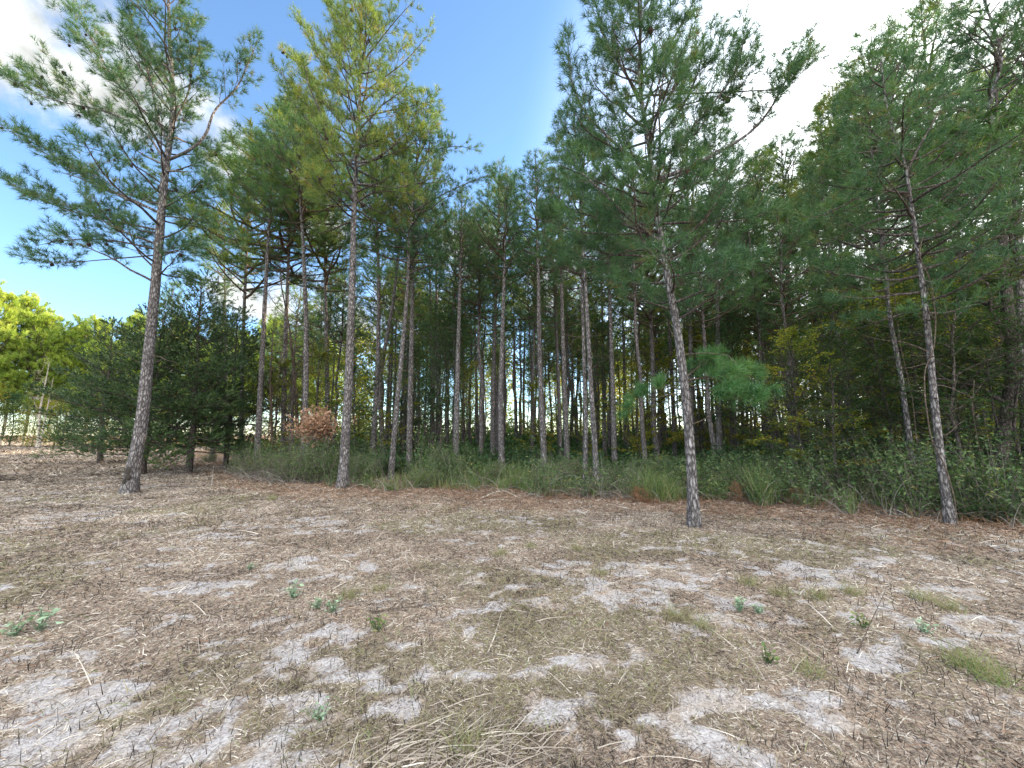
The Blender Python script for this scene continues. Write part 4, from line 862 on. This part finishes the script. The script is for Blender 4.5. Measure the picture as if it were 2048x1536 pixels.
# ------------------------------------------------------------------ brush along the edge
def brush():
    rng = np.random.default_rng(18)
    def strip(n, d0, d1, px=(440, 2200), pw=1.0):
        u = (rng.uniform(px[0], px[1], n) - 1024) / F; y = np.full(n, 9.0)
        for _ in range(6): y = edge(u * y)
        y = y + d0 + (d1 - d0) * rng.uniform(0, 1, n) ** pw + 1.9 * np.maximum(0, fbm(u * 9 + 3, u * 0, 88, 4) - .42) * 2; x = u * y; return x, y, 1024 + F * u
    def w(px, a, b, f=60): return sstep(a - f, a + f, px) * (1 - sstep(b - f, b + f, px))
    # tall grass
    x, y, px = strip(46000, .1, 5.0, (640, 2150), 1.3); dens = .30 + .7 * w(px, 850, 1110) + .9 * w(px, 1285, 1560) - .35 * w(px, 1130, 1260) - .2 * w(px, 1700, 2100); cl = fbm(x * 1.3, y * 1.3, 61)
    k = rng.uniform(0, 1, len(x)) < dens * sstep(.35, .65, cl); x, y, px = x[k], y[k], px[k]; n = len(x); hh = .15 + (.55 + .2 * w(px, 1285, 1560) + .2 * w(px, 850, 1110)) * sstep(.2, .8, fbm(x * .9, y * .9, 62)) * rng.uniform(.35, 1.3, n)
    mb = MB(); d = rng.normal(0, .22, (n, 3)); d[:, 2] = 1; ribbons(mb, rng, np.stack([x, y, hgt(x, y)], -1), d, hh, rng.uniform(.008, .018, n), 4, .45, 0, np.clip(rng.normal(.5, .3, n), 0, 1), rng.normal(0, .35, (n, 2)))
    tag(obj('tall_grass', mb.mesh('tall_grass', ['weed_lime'])), 'tall yellow green grass growing in the brush along the edge of the pines', kind='stuff')
    # leafy weeds on stems
    x, y, px = strip(15000, .0, 6.5, (470, 2200), 1.2); cl = fbm(x * .8, y * .8, 66); k = (rng.uniform(0, 1, len(x)) < sstep(.3, .62, cl) * (.8 - .4 * w(px, 1130, 1270))); x, y, px = x[k], y[k], px[k]; n = len(x)
    hh = (.15 + 1.5 * sstep(.25, .75, fbm(x * .7, y * .7, 67))) * rng.uniform(.35, 1.15, n) * (.75 + .5 * w(px, 480, 900) + .35 * w(px, 1600, 2200)); mb = MB(); d = rng.normal(0, .3, (n, 3)); d[:, 2] = 1; d = nrm(d); P = np.stack([x, y, hgt(x, y)], -1)
    ribbons(mb, rng, P, d, hh, .009, 2, .1, 1, rng.uniform(.1, .6, n)); kk = 15
    f = rng.uniform(.12, 1.0, (n, kk)); Q = P[:, None] + d[:, None] * (hh[:, None] * f)[..., None] + rng.normal(0, .035, (n, kk, 3)); t0 = rng.normal(.4, .22, n)[:, None] + rng.normal(0, .12, (n, kk))
    leaves(mb, rng, Q.reshape(-1, 3), .088, 0, np.clip(t0, 0, 1).ravel(), .45, .36)
    tag(obj('leafy_weeds', mb.mesh('leafy_weeds', ['weed', 'bramble'])), 'grey green leafy weeds crowding the foot of the pines', kind='stuff')
    # bare brambles
    x, y, px = strip(9500, -.15, 3.0, (440, 2150), 1.3); dens = .28 + .9 * w(px, 480, 600, 50) + .7 * w(px, 1110, 1270) + .35 * w(px, 1680, 1800); k = rng.uniform(0, 1, len(x)) < dens; x, y, px = x[k], y[k], px[k]; n = len(x)
    mb = MB(); d = rng.normal(0, .7, (n, 3)); d[:, 2] = rng.uniform(.3, 1.4, n); ribbons(mb, rng, np.stack([x, y, hgt(x, y)], -1), d, rng.uniform(.4, 1.5, n), rng.uniform(.006, .012, n), 6, 2.0, 0, rng.uniform(0, 1, n), rng.normal(0, .6, (n, 2)))
    tag(obj('bramble_undergrowth', mb.mesh('bramble_undergrowth', ['bramble'])), 'tangled bare brown bramble stems arching out of the brush', kind='stuff')
    # reddish dead fringe
    x, y, px = strip(17000, -.25, 1.6, (640, 2150), 1.4); dens = .15 + .8 * w(px, 1120, 1300) + .3 * w(px, 1650, 1900); k = rng.uniform(0, 1, len(x)) < dens * sstep(.35, .6, fbm(x * 1.5, y * 1.5, 69)); x, y = x[k], y[k]; n = len(x)
    mb = MB(); d = rng.normal(0, .6, (n, 3)); d[:, 2] = rng.uniform(.2, 1.2, n); ribbons(mb, rng, np.stack([x, y, hgt(x, y)], -1), d, rng.uniform(.1, .45, n), .009, 3, 1.2, 0, rng.uniform(0, 1, n))
    tag(obj('dead_weeds', mb.mesh('dead_weeds', ['rust'])), 'reddish brown dead weeds fringing the brush', kind='stuff')
    # forest floor growth
    n = 60000; y = rng.uniform(9, 60, n) ** 1.0; u = rng.uniform(-.85, 1.55, n); x = u * y; cl = fbm(x * .35, y * .35, 72, 4); k = (y > edge(x) + 3.5) & (rng.uniform(0, 1, n) < sstep(.3, .65, cl)); x, y, cl = x[k], y[k], cl[k]; n = len(x)
    hh = (.3 + 2.2 * np.maximum(0, cl - .38)) * rng.uniform(.4, 1.3, n); kk = 9; P = np.stack([x, y, hgt(x, y)], -1); mb = MB(); d = rng.normal(0, .3, (n, 3)); d[:, 2] = 1; d = nrm(d); ribbons(mb, rng, P, d, hh, .012, 2, .2, 1, rng.uniform(0, .4, n))
    Q = P[:, None] + d[:, None] * (hh[:, None] * rng.uniform(.2, 1, (n, kk)))[..., None] + rng.normal(0, .12, (n, kk, 3)); sz = np.repeat(.10 + .004 * y, kk)
    leaves(mb, rng, Q.reshape(-1, 3), 1.0, 0, np.clip(rng.normal(.35, .25, n * kk), 0, 1), .5, .5) if False else leaves(mb, rng, Q.reshape(-1, 3), .16, 0, np.clip(rng.normal(.35, .25, n * kk), 0, 1), .5, .5)
    n = 110000; y = rng.uniform(24, 60, n); u = rng.uniform(-.60, 1.6, n); x = u * y; cl = fbm(x * .22, y * .22, 82, 4); k = (y > edge(x) + 8); x, y, cl = x[k], y[k], cl[k]; n = len(x)
    z = rng.uniform(0, 1, n) ** 1.1 * (1.6 + 6.5 * np.maximum(0, cl - .3)) * np.clip((y - 18) / 30, .15, 1); leaves(mb, rng, np.stack([x, y, z], -1), .34, 0, np.clip(rng.normal(.4, .28, n), 0, 1), .4, .5)
    tag(obj('forest_undergrowth', mb.mesh('forest_undergrowth', ['leaf', 'bramble'])), 'low leafy growth covering the shaded floor of the pine stand', kind='stuff')
brush()

def bush_mesh(seed, H=1.2, Rr=.9, stems=60, kk=34, size=.06, fol='weed', aspect=.4, bare=0, flat=.4):
    rng = np.random.default_rng(seed); mb = MB(); n = stems; a = rng.uniform(0, 6.28, n); rr = Rr * .35 * np.sqrt(rng.uniform(0, 1, n)); P = np.stack([np.cos(a) * rr, np.sin(a) * rr, -.03 + 0 * a], -1)
    d = np.stack([np.cos(a) * rng.uniform(.1, 1.0, n) * Rr / H, np.sin(a) * rng.uniform(.1, 1.0, n) * Rr / H, np.ones(n)], -1); Ls = H * rng.uniform(.6, 1.15, n); tot = n + bare
    cur = P; dd = nrm(d); pts = [cur]
    for i in range(5):
        nx = cur + dd * (Ls / 5)[:, None]; segs(mb, cur, nx, .009 * (1 - i / 7), .009 * (1 - (i + 1) / 7), 1, .5); cur = nx; dd = nrm(dd + rng.normal(0, .16, dd.shape) - UP * .06); pts.append(cur)
    A = np.stack(pts, 1); f = rng.uniform(.8, 5, (n, kk)); i0 = np.minimum(4, f.astype(int)); fr = (f - i0)[..., None]; ar = np.arange(n)[:, None]
    Q = A[ar, i0] * (1 - fr) + A[ar, i0 + 1] * fr; tw = rng.normal(0, .10, Q.shape) * H; Q2 = Q + tw; segs(mb, Q.reshape(-1, 3)[::2], Q2.reshape(-1, 3)[::2], .004, .002, 1)
    Q3 = np.repeat(Q2.reshape(-1, 3), 3, axis=0); Q3 = Q3 + rng.normal(0, .035, Q3.shape)
    leaves(mb, rng, Q3, size, 0, np.clip(np.repeat(rng.normal(.45, .22, n * kk), 3) + rng.normal(0, .1, n * kk * 3), 0, 1), flat, aspect)
    if bare:
        b = bare; a = rng.uniform(0, 6.28, b); d = np.stack([np.cos(a), np.sin(a), rng.uniform(.2, 1.2, b)], -1); ribbons(mb, rng, np.zeros((b, 3)) + rng.normal(0, Rr * .25, (b, 3)) * [1, 1, 0], d, rng.uniform(.6, 1.3, b) * Rr * 1.3, .011, 6, 1.6, 1, None, rng.normal(0, .7, (b, 2)))
    return mb.mesh('bush', [fol, 'bramble'])
BU = {'grey': bush_mesh(501, 1.2, 1.0, 50, 22, .06, 'weed', .3, 160), 'green': bush_mesh(502, 1.3, .8, 60, 30, .065, 'weed', .35, 10), 'fern': bush_mesh(503, 1.1, 1.0, 50, 26, .11, 'leaf', .28, 0, .75), 'dark': bush_mesh(504, 1.2, 1.0, 60, 28, .075, 'leaf', .55),
      'brown': bush_mesh(505, 1.1, .85, 38, 22, .12, 'browned', .33, 60, .1), 'lime': bush_mesh(506, .9, .7, 50, 26, .06, 'weed_lime', .35)}
def bushes():
    rng = np.random.default_rng(19)
    B = [('grey', 520, 953, 1.0, 'twiggy grey green bush full of bare stems, first of the brush beside the open ground'), ('grey', 580, 962, .95, 'wide tangled bush of bare brown stems below the brown withered bush'), ('green', 640, 965, .95, 'fresh green bush just before the tall straight pine'), ('green', 605, 945, 1.0, 'feathery grey green bush under the brown withered one'),
         ('grey', 420, 925, .6, 'low wispy bush at the foot of the bare-stemmed cedar'), ('fern', 345, 910, .55, 'low bush beneath the cedars at the field corner'), ('green', 725, 968, .75, 'leafy bush right after the tall straight pine'), ('dark', 760, 955, .8, 'shaded bush between the tall straight pine and the curving one'), ('lime', 845, 975, .7, 'small bright bush by the foot of the curving pine'),
         ('green', 900, 960, .75, 'rounded weed bush under the dark upright pine'), ('lime', 1005, 965, .85, 'loose lime green bush in the middle of the tall grass'), ('grey', 1110, 972, .8, 'bare brown bramble bush short of the close pair of pines'), ('lime', 1145, 962, .8, 'yellow-leaved bush at the foot of the close pair'), ('grey', 1240, 978, .75, 'low reddish bramble bush just past the close pair'),
         ('green', 1330, 965, .7, 'green bush in the grass before the leaning pine'), ('lime', 1470, 975, .8, 'bright weedy bush in the grass past the leaning pine'), ('green', 1560, 985, .8, 'leafy weed bush beyond the tall grass patch'), ('fern', 1640, 945, 1.25, 'pale blue green ferny bush standing tall at the edge of the dark woods'), ('fern', 1700, 975, .95, 'spreading ferny bush below the pale tall one'),
         ('grey', 1690, 1000, .7, 'grey twiggy dead bush in front of the ferny bushes'), ('dark', 1770, 985, .9, 'dark leafy bush in front of the slender leaning pine'), ('dark', 1850, 985, .8, 'leafy bush between the two leaning slender pines'), ('fern', 1830, 1015, .7, 'low green bush at the brush front before the vine-hung pine'), ('dark', 1950, 1000, .9, 'leafy bush between the vine-hung pine and the big dark trunk'),
         ('fern', 1970, 1040, .6, 'low bush past the foot of the vine-hung pine'), ('dark', 2030, 1030, .9, 'dark leafy bush at the shaded picture edge'), ('green', 1530, 940, .8, 'shaded bush behind the goldenrod stems'), ('dark', 1390, 945, .7, 'shaded bush behind the foot of the leaning pine'), ('green', 960, 940, .7, 'shaded bush behind the tall grass'), ('dark', 1060, 940, .7, 'dark bush at the foot of the slow-bending pine')]
    for k, px, py, s, lb in B:
        x, y = gp(px, py); y = max(y, float(edge(x)) + .15); o = obj('bush', BU[k]); o.location = (x, y, hz(x, y)); o.scale = (s, s, s * rng.uniform(.9, 1.1)); o.rotation_euler = (0, 0, rng.uniform(0, 6.28)); tag(o, lb, 'bush', 'bushes along the edge of the wood')
    Y = 14.6; p = pix(636, 858, Y); root = empty('withered_bush', (p[0], Y, 0), 'brown withered bush of curled dead leaves held above the green brush', 'bush')
    o = obj('crown', BU['brown'], root); o.location = (0, 0, 1.4); o.scale = (1.15, 1.1, 1.1); mb = MB(); tube(mb, np.array([[0, 0, -.1], [.03, 0, .5], [0, 0, 1.4]]), [.035, .03, .025], 8); obj('stem', mb.mesh('stem', ['twig'], True), root)
    for px, py, h, lb in ((1480, 1004, .55, 'rust coloured dead seedling in the grass past the leaning pine'), (1596, 1010, .4, 'small rusty dead seedling at the front of the brush'), (1280, 1005, .35, 'low rust coloured clump short of the leaning pine')):
        x, y = gp(px, py); mb = MB(); rr = np.random.default_rng(px); n = 26; P = rr.normal(0, .07, (n, 3)); P[:, 2] = np.linspace(0, h * .8, n); needles(mb, rr, P, np.tile(UP, (n, 1)) + rr.normal(0, .5, (n, 3)), np.full(n, .08), 22, .12, .006, 0); tube(mb, np.array([[0, 0, -.03], [0, 0, h * .8]]), [.008, .004], 5)
        o = obj('dead_seedling', mb.mesh('dead_seedling', ['rust'])); o.location = (x, y, hz(x, y)); tag(o, lb, 'seedling', 'rusty dead seedlings')
bushes()

# ------------------------------------------------------------------ small things on and by the clearing
def small():
    rng = np.random.default_rng(22)
    # silver-green seedlings
    S = [(78, 1262, .17, 'largest silvery seedling, with broad leaves, near the picture edge'), (30, 1272, .12, 'small silvery seedling hard against the picture edge'), (585, 1198, .13, 'silver green seedling in the middle of a loose patch of them'), (635, 1215, .09, 'small silver green seedling just right of the middle of the patch'), (665, 1225, .10, 'silver green seedling on the thatch beside a greener tuft'),
         (500, 1140, .07, 'tiny pale seedling alone on the mown thatch'), (1480, 1228, .11, 'low round-leaved green seedling on the grassy side'), (1515, 1228, .08, 'smaller companion of the round-leaved seedling'), (1725, 1255, .10, 'bright green seedling among dry stalks'), (1850, 1268, .09, 'pale seedling near the long green grass'), (640, 1440, .09, 'silvery seedling low down among charred stubs'), (755, 1265, .12, 'fresh green leafy sprig beside a fallen twig'), (1535, 1330, .10, 'green sprig beside the pale beige soil')]
    for px, py, sz, lb in S:
        x, y = gp(px, py); mb = MB(); n = 26; a = rng.uniform(0, 6.28, n); d = np.stack([np.cos(a), np.sin(a), rng.uniform(.1, .7, n)], -1); z = rng.uniform(.2, 1, n) * sz
        k = rng.normal(0, sz * .28, (n, 3)); k[:, 2] = z; leaves(mb, rng, k, sz * .42, 0, None, .3, .42, d); segs(mb, np.tile([[0, 0, -.01]], (n, 1)), k, .0022, .0018, 0, .1)
        o = obj('seedling', mb.mesh('seedling', ['herb' if px not in (755, 1725, 1535) else 'weed_lime'])); o.location = (x, y, hz(x, y)); tag(o, lb, 'seedling', 'green seedlings on the clearing')
    # grass tufts
    G = [(190 + 420, 1036, 0), (545, 999, .16), (1930, 1335, .2), (1985, 1365, .2), (1700, 1190, .15), (1640, 1200, .14), (1560, 1190, .13), (1350, 1240, .14), (1400, 1260, .13), (1000, 1110, .12), (1060, 1095, .12), (1150, 1100, .12), (700, 1195, .14), (760, 1180, .12), (1620, 1350, .12), (1840, 1200, .16), (1900, 1220, .16), (1500, 1170, .13), (930, 1500, .12), (1200, 1150, .1)]
    lbs = ['', 'single lime green tuft on the rusty needles at the far side', 'long pale green tuft arching over dark thatch by the picture edge', 'trailing pale green tuft closest to the picture edge', 'olive tuft just below the brightest sand patch', 'olive tuft left of the sand patch foot', 'thin tuft short of the brightest sand patch', 'dry green tuft beside the low sand mound', 'larger dry tuft below the low sand mound',
           'first faint tuft in the middle of the clearing', 'second faint tuft in the middle of the clearing, by a sandy streak', 'faint tuft above the long sandy streak', 'green tuft beside the silvery seedlings', 'small tuft above the fresh green sprig', 'tuft at the head of the beige soil bank', 'tall wispy tuft on the grassier side', 'tall wispy tuft next to the shaded bare ground', 'thin yellowing tuft beyond the round-leaved seedling', 'matted tuft in the heap of pale cut straw', 'small yellowing tuft between sandy streaks']
    for (px, py, h), lb in zip(G, lbs):
        if not lb: continue
        x, y = gp(px, py); mb = MB(); n = 110; P = rng.normal(0, .05, (n, 3)); P[:, 2] = -.005; d = rng.normal(0, .5, (n, 3)); d[:, 2] = 1
        ribbons(mb, rng, P, d, h * rng.uniform(.6, 1.5, n), .004, 4, 1.4, 0, np.clip(rng.normal(.75, .25, n), 0, 1)); o = obj('grass_tuft', mb.mesh('grass_tuft', ['weed_lime' if px in (545, 1930, 1985) else 'grass'])); o.location = (x, y, hz(x, y)); tag(o, lb, 'grass tuft', 'grass tufts on the clearing')
    # fallen sticks
    def stick(pl, r, lb, mat='twig_pale', lift=.02, name='fallen_branch', hs=None, forks=2):
        P = []
        for i, (px, py) in enumerate(pl): x, y = gp(px, py); P.append((x, y, hz(x, y) + lift + (hs[i] if hs else 0)))
        P = np.array(P); loc = P[0].copy(); q = smoothed(P - loc, 4 * len(P)); mb = MB(); tube(mb, q, r * np.linspace(1, .35, len(q)), 6, 0, rng, .1)
        for _ in range(forks): s = poly_at(q, rng.uniform(.3, .8)); tube(mb, auto_limb(rng, s, rng.uniform(0, 6.28), .2, .12 + rng.uniform(0, .3), -.2, 4, .2), r * .5 * np.linspace(1, .3, 5), 4)
        o = obj(name, mb.mesh(name, [mat], True)); o.location = loc; tag(o, lb, 'fallen branch', 'fallen branches on the ground')
    stick([(960, 1000), (985, 994), (1010, 990), (1040, 998)], .016, 'bleached curved branch lying at the brush front under the slow-bending pine', hs=[0, .08, .1, 0])
    stick([(966, 1003), (1000, 1001), (1030, 1003)], .010, 'short bleached stick lying beside the curved one')
    stick([(660, 955), (700, 948), (735, 958)], .010, 'pale dry twig draped across the foot of the tall straight pine', hs=[.0, .2, .1]); stick([(690, 975), (705, 962), (712, 945)], .012, 'bleached branch propped on the foot of the tall straight pine', hs=[0, .1, .3])
    stick([(672, 970), (690, 966), (712, 962)], .008, 'thin broken branch by the foot of the tall straight pine')
    stick([(423, 974), (424, 965), (425, 950)], .013, 'small pale stake-like stem standing on open ground past the charred-foot pine', hs=[0, .15, .36], forks=1)
    stick([(370, 958), (400, 965), (440, 975)], .009, 'long thin grey stick on the ground by the stake-like stem'); stick([(975, 1316), (990, 1290), (1003, 1268)], .007, 'short pale snapped stalk tilted up in the middle of the sand', hs=[0, .05, .14], forks=0)
    stick([(1700, 1085), (1780, 1092), (1860, 1098)], .007, 'long thin dark stick on the mown ground near the vine-hung pine', mat='twig'); stick([(740, 1232), (800, 1226), (865, 1215)], .006, 'thin dark twig beside the fresh green sprig', mat='twig')
    stick([(1090, 985), (1075, 965), (1062, 935)], .009, 'thin bleached stem arching out of the tall grass', hs=[0, .3, .7], forks=1); stick([(1715, 1310), (1745, 1260), (1775, 1215)], .005, 'reddish dry stalk rising from the grassier side', mat='twig', hs=[0, .05, .12], forks=1)
    # heap of pale cut straw
    x, y = gp(880, 1515); mb = MB(); n = 420; P = rng.normal(0, 1, (n, 3)) * [.22, .10, 0]; P[:, 2] = rng.uniform(.0, .035, n); a = rng.normal(.5, .6, n); d = np.stack([np.cos(a), np.sin(a), rng.normal(0, .12, n)], -1)
    ribbons(mb, rng, P, d, rng.uniform(.12, .38, n), .005, 3, .35, 0, rng.uniform(.55, 1, n)); o = obj('straw_heap', mb.mesh('straw_heap', ['litter'])); o.location = (x, y, hz(x, y)); tag(o, 'loose heap of pale cut straw at the bottom of the picture', 'straw heap')
    # vine up the pale slender pine
    def vine(pl, Y, r, lb, mat='twig'):
        P = np.array([pix(px, py, Y) for px, py in pl]); P[0][2] = hz(P[0][0], Y) - .02; loc = P[0].copy(); q = smoothed(P - loc, 5 * len(P)); mb = MB(); tube(mb, q, np.full(len(q), r), 6, 0, rng, .1)
        o = obj('vine', mb.mesh('vine', [mat], True)); o.location = loc; tag(o, lb, 'vine', 'woody vines on the shaded pines')
    vine([(1915, 1052), (1908, 990), (1890, 930), (1862, 880), (1850, 800), (1848, 740), (1868, 700), (1872, 640), (1862, 560), (1836, 510), (1850, 460)], 7.1, .010, 'thick vine looping away from and back to the pale slender pine')
    vine([(1985, 1010), (1968, 940), (1955, 880), (1944, 820), (1948, 760)], 8.6, .009, 'thin vine hanging straight past the big dark trunk')
    vine([(1838, 960), (1826, 800), (1800, 690), (1790, 600), (1780, 520)], 9.2, .008, 'slender vine running up the pine behind the vine-hung one')
    # hollow scar at the foot of the first pine
    x, y = gp(258, 984); mb = MB(); n = 9; a = np.linspace(0, 6.28, 14, endpoint=False)
small()
# charred hollow, part of the first pine's trunk
tr_ = [o for o in D.objects if o.get('label', '').startswith('tall forked pine')][0]
mbh = MB(); rr = np.random.default_rng(8); c_, rad_ = PATH_A
for (dx, cz, w_, h_, dz_) in ((.01, .60, .075, .11, 0), (.05, .44, .06, .09, .006), (-.02, .33, .04, .07, .011)):
    ctr = at_z(c_, cz) - c_[0]; rz = float(np.interp(cz, c_[:, 2], rad_)) * 1.02
    n = 14; a = np.linspace(0, 2 * np.pi, n, endpoint=False); rrn = rr.uniform(.8, 1.2, n)
    def ring(s, o):
        xx = dx + np.cos(a) * w_ * s * rrn; zz = np.sin(a) * h_ * s * rrn
        yy = -np.sqrt(np.maximum(rz ** 2 - xx ** 2, .0005)) - o - dz_
        return np.stack([ctr[0] + xx, ctr[1] + yy, ctr[2] + zz], -1)
    V = np.concatenate([ring(1.05, -.01), ring(.85, .018), ring(.4, .008)]); i = np.arange(n); k = (i + 1) % n
    mbh.add(V, np.concatenate([np.stack([i, k, k + n, i + n], -1), np.stack([i + n, k + n, k + 2 * n, i + 2 * n], -1)])); mbh.add(V[2 * n:], np.arange(n)[None, :])
obj('burn_scar', mbh.mesh('burn_scar', ['char']), tr_)
print('tris', sum(len(o.data.polygons) for o in D.objects if o.type == 'MESH'), 'unique', sum(len(m.polygons) for m in D.meshes), 'objs', len(D.objects))
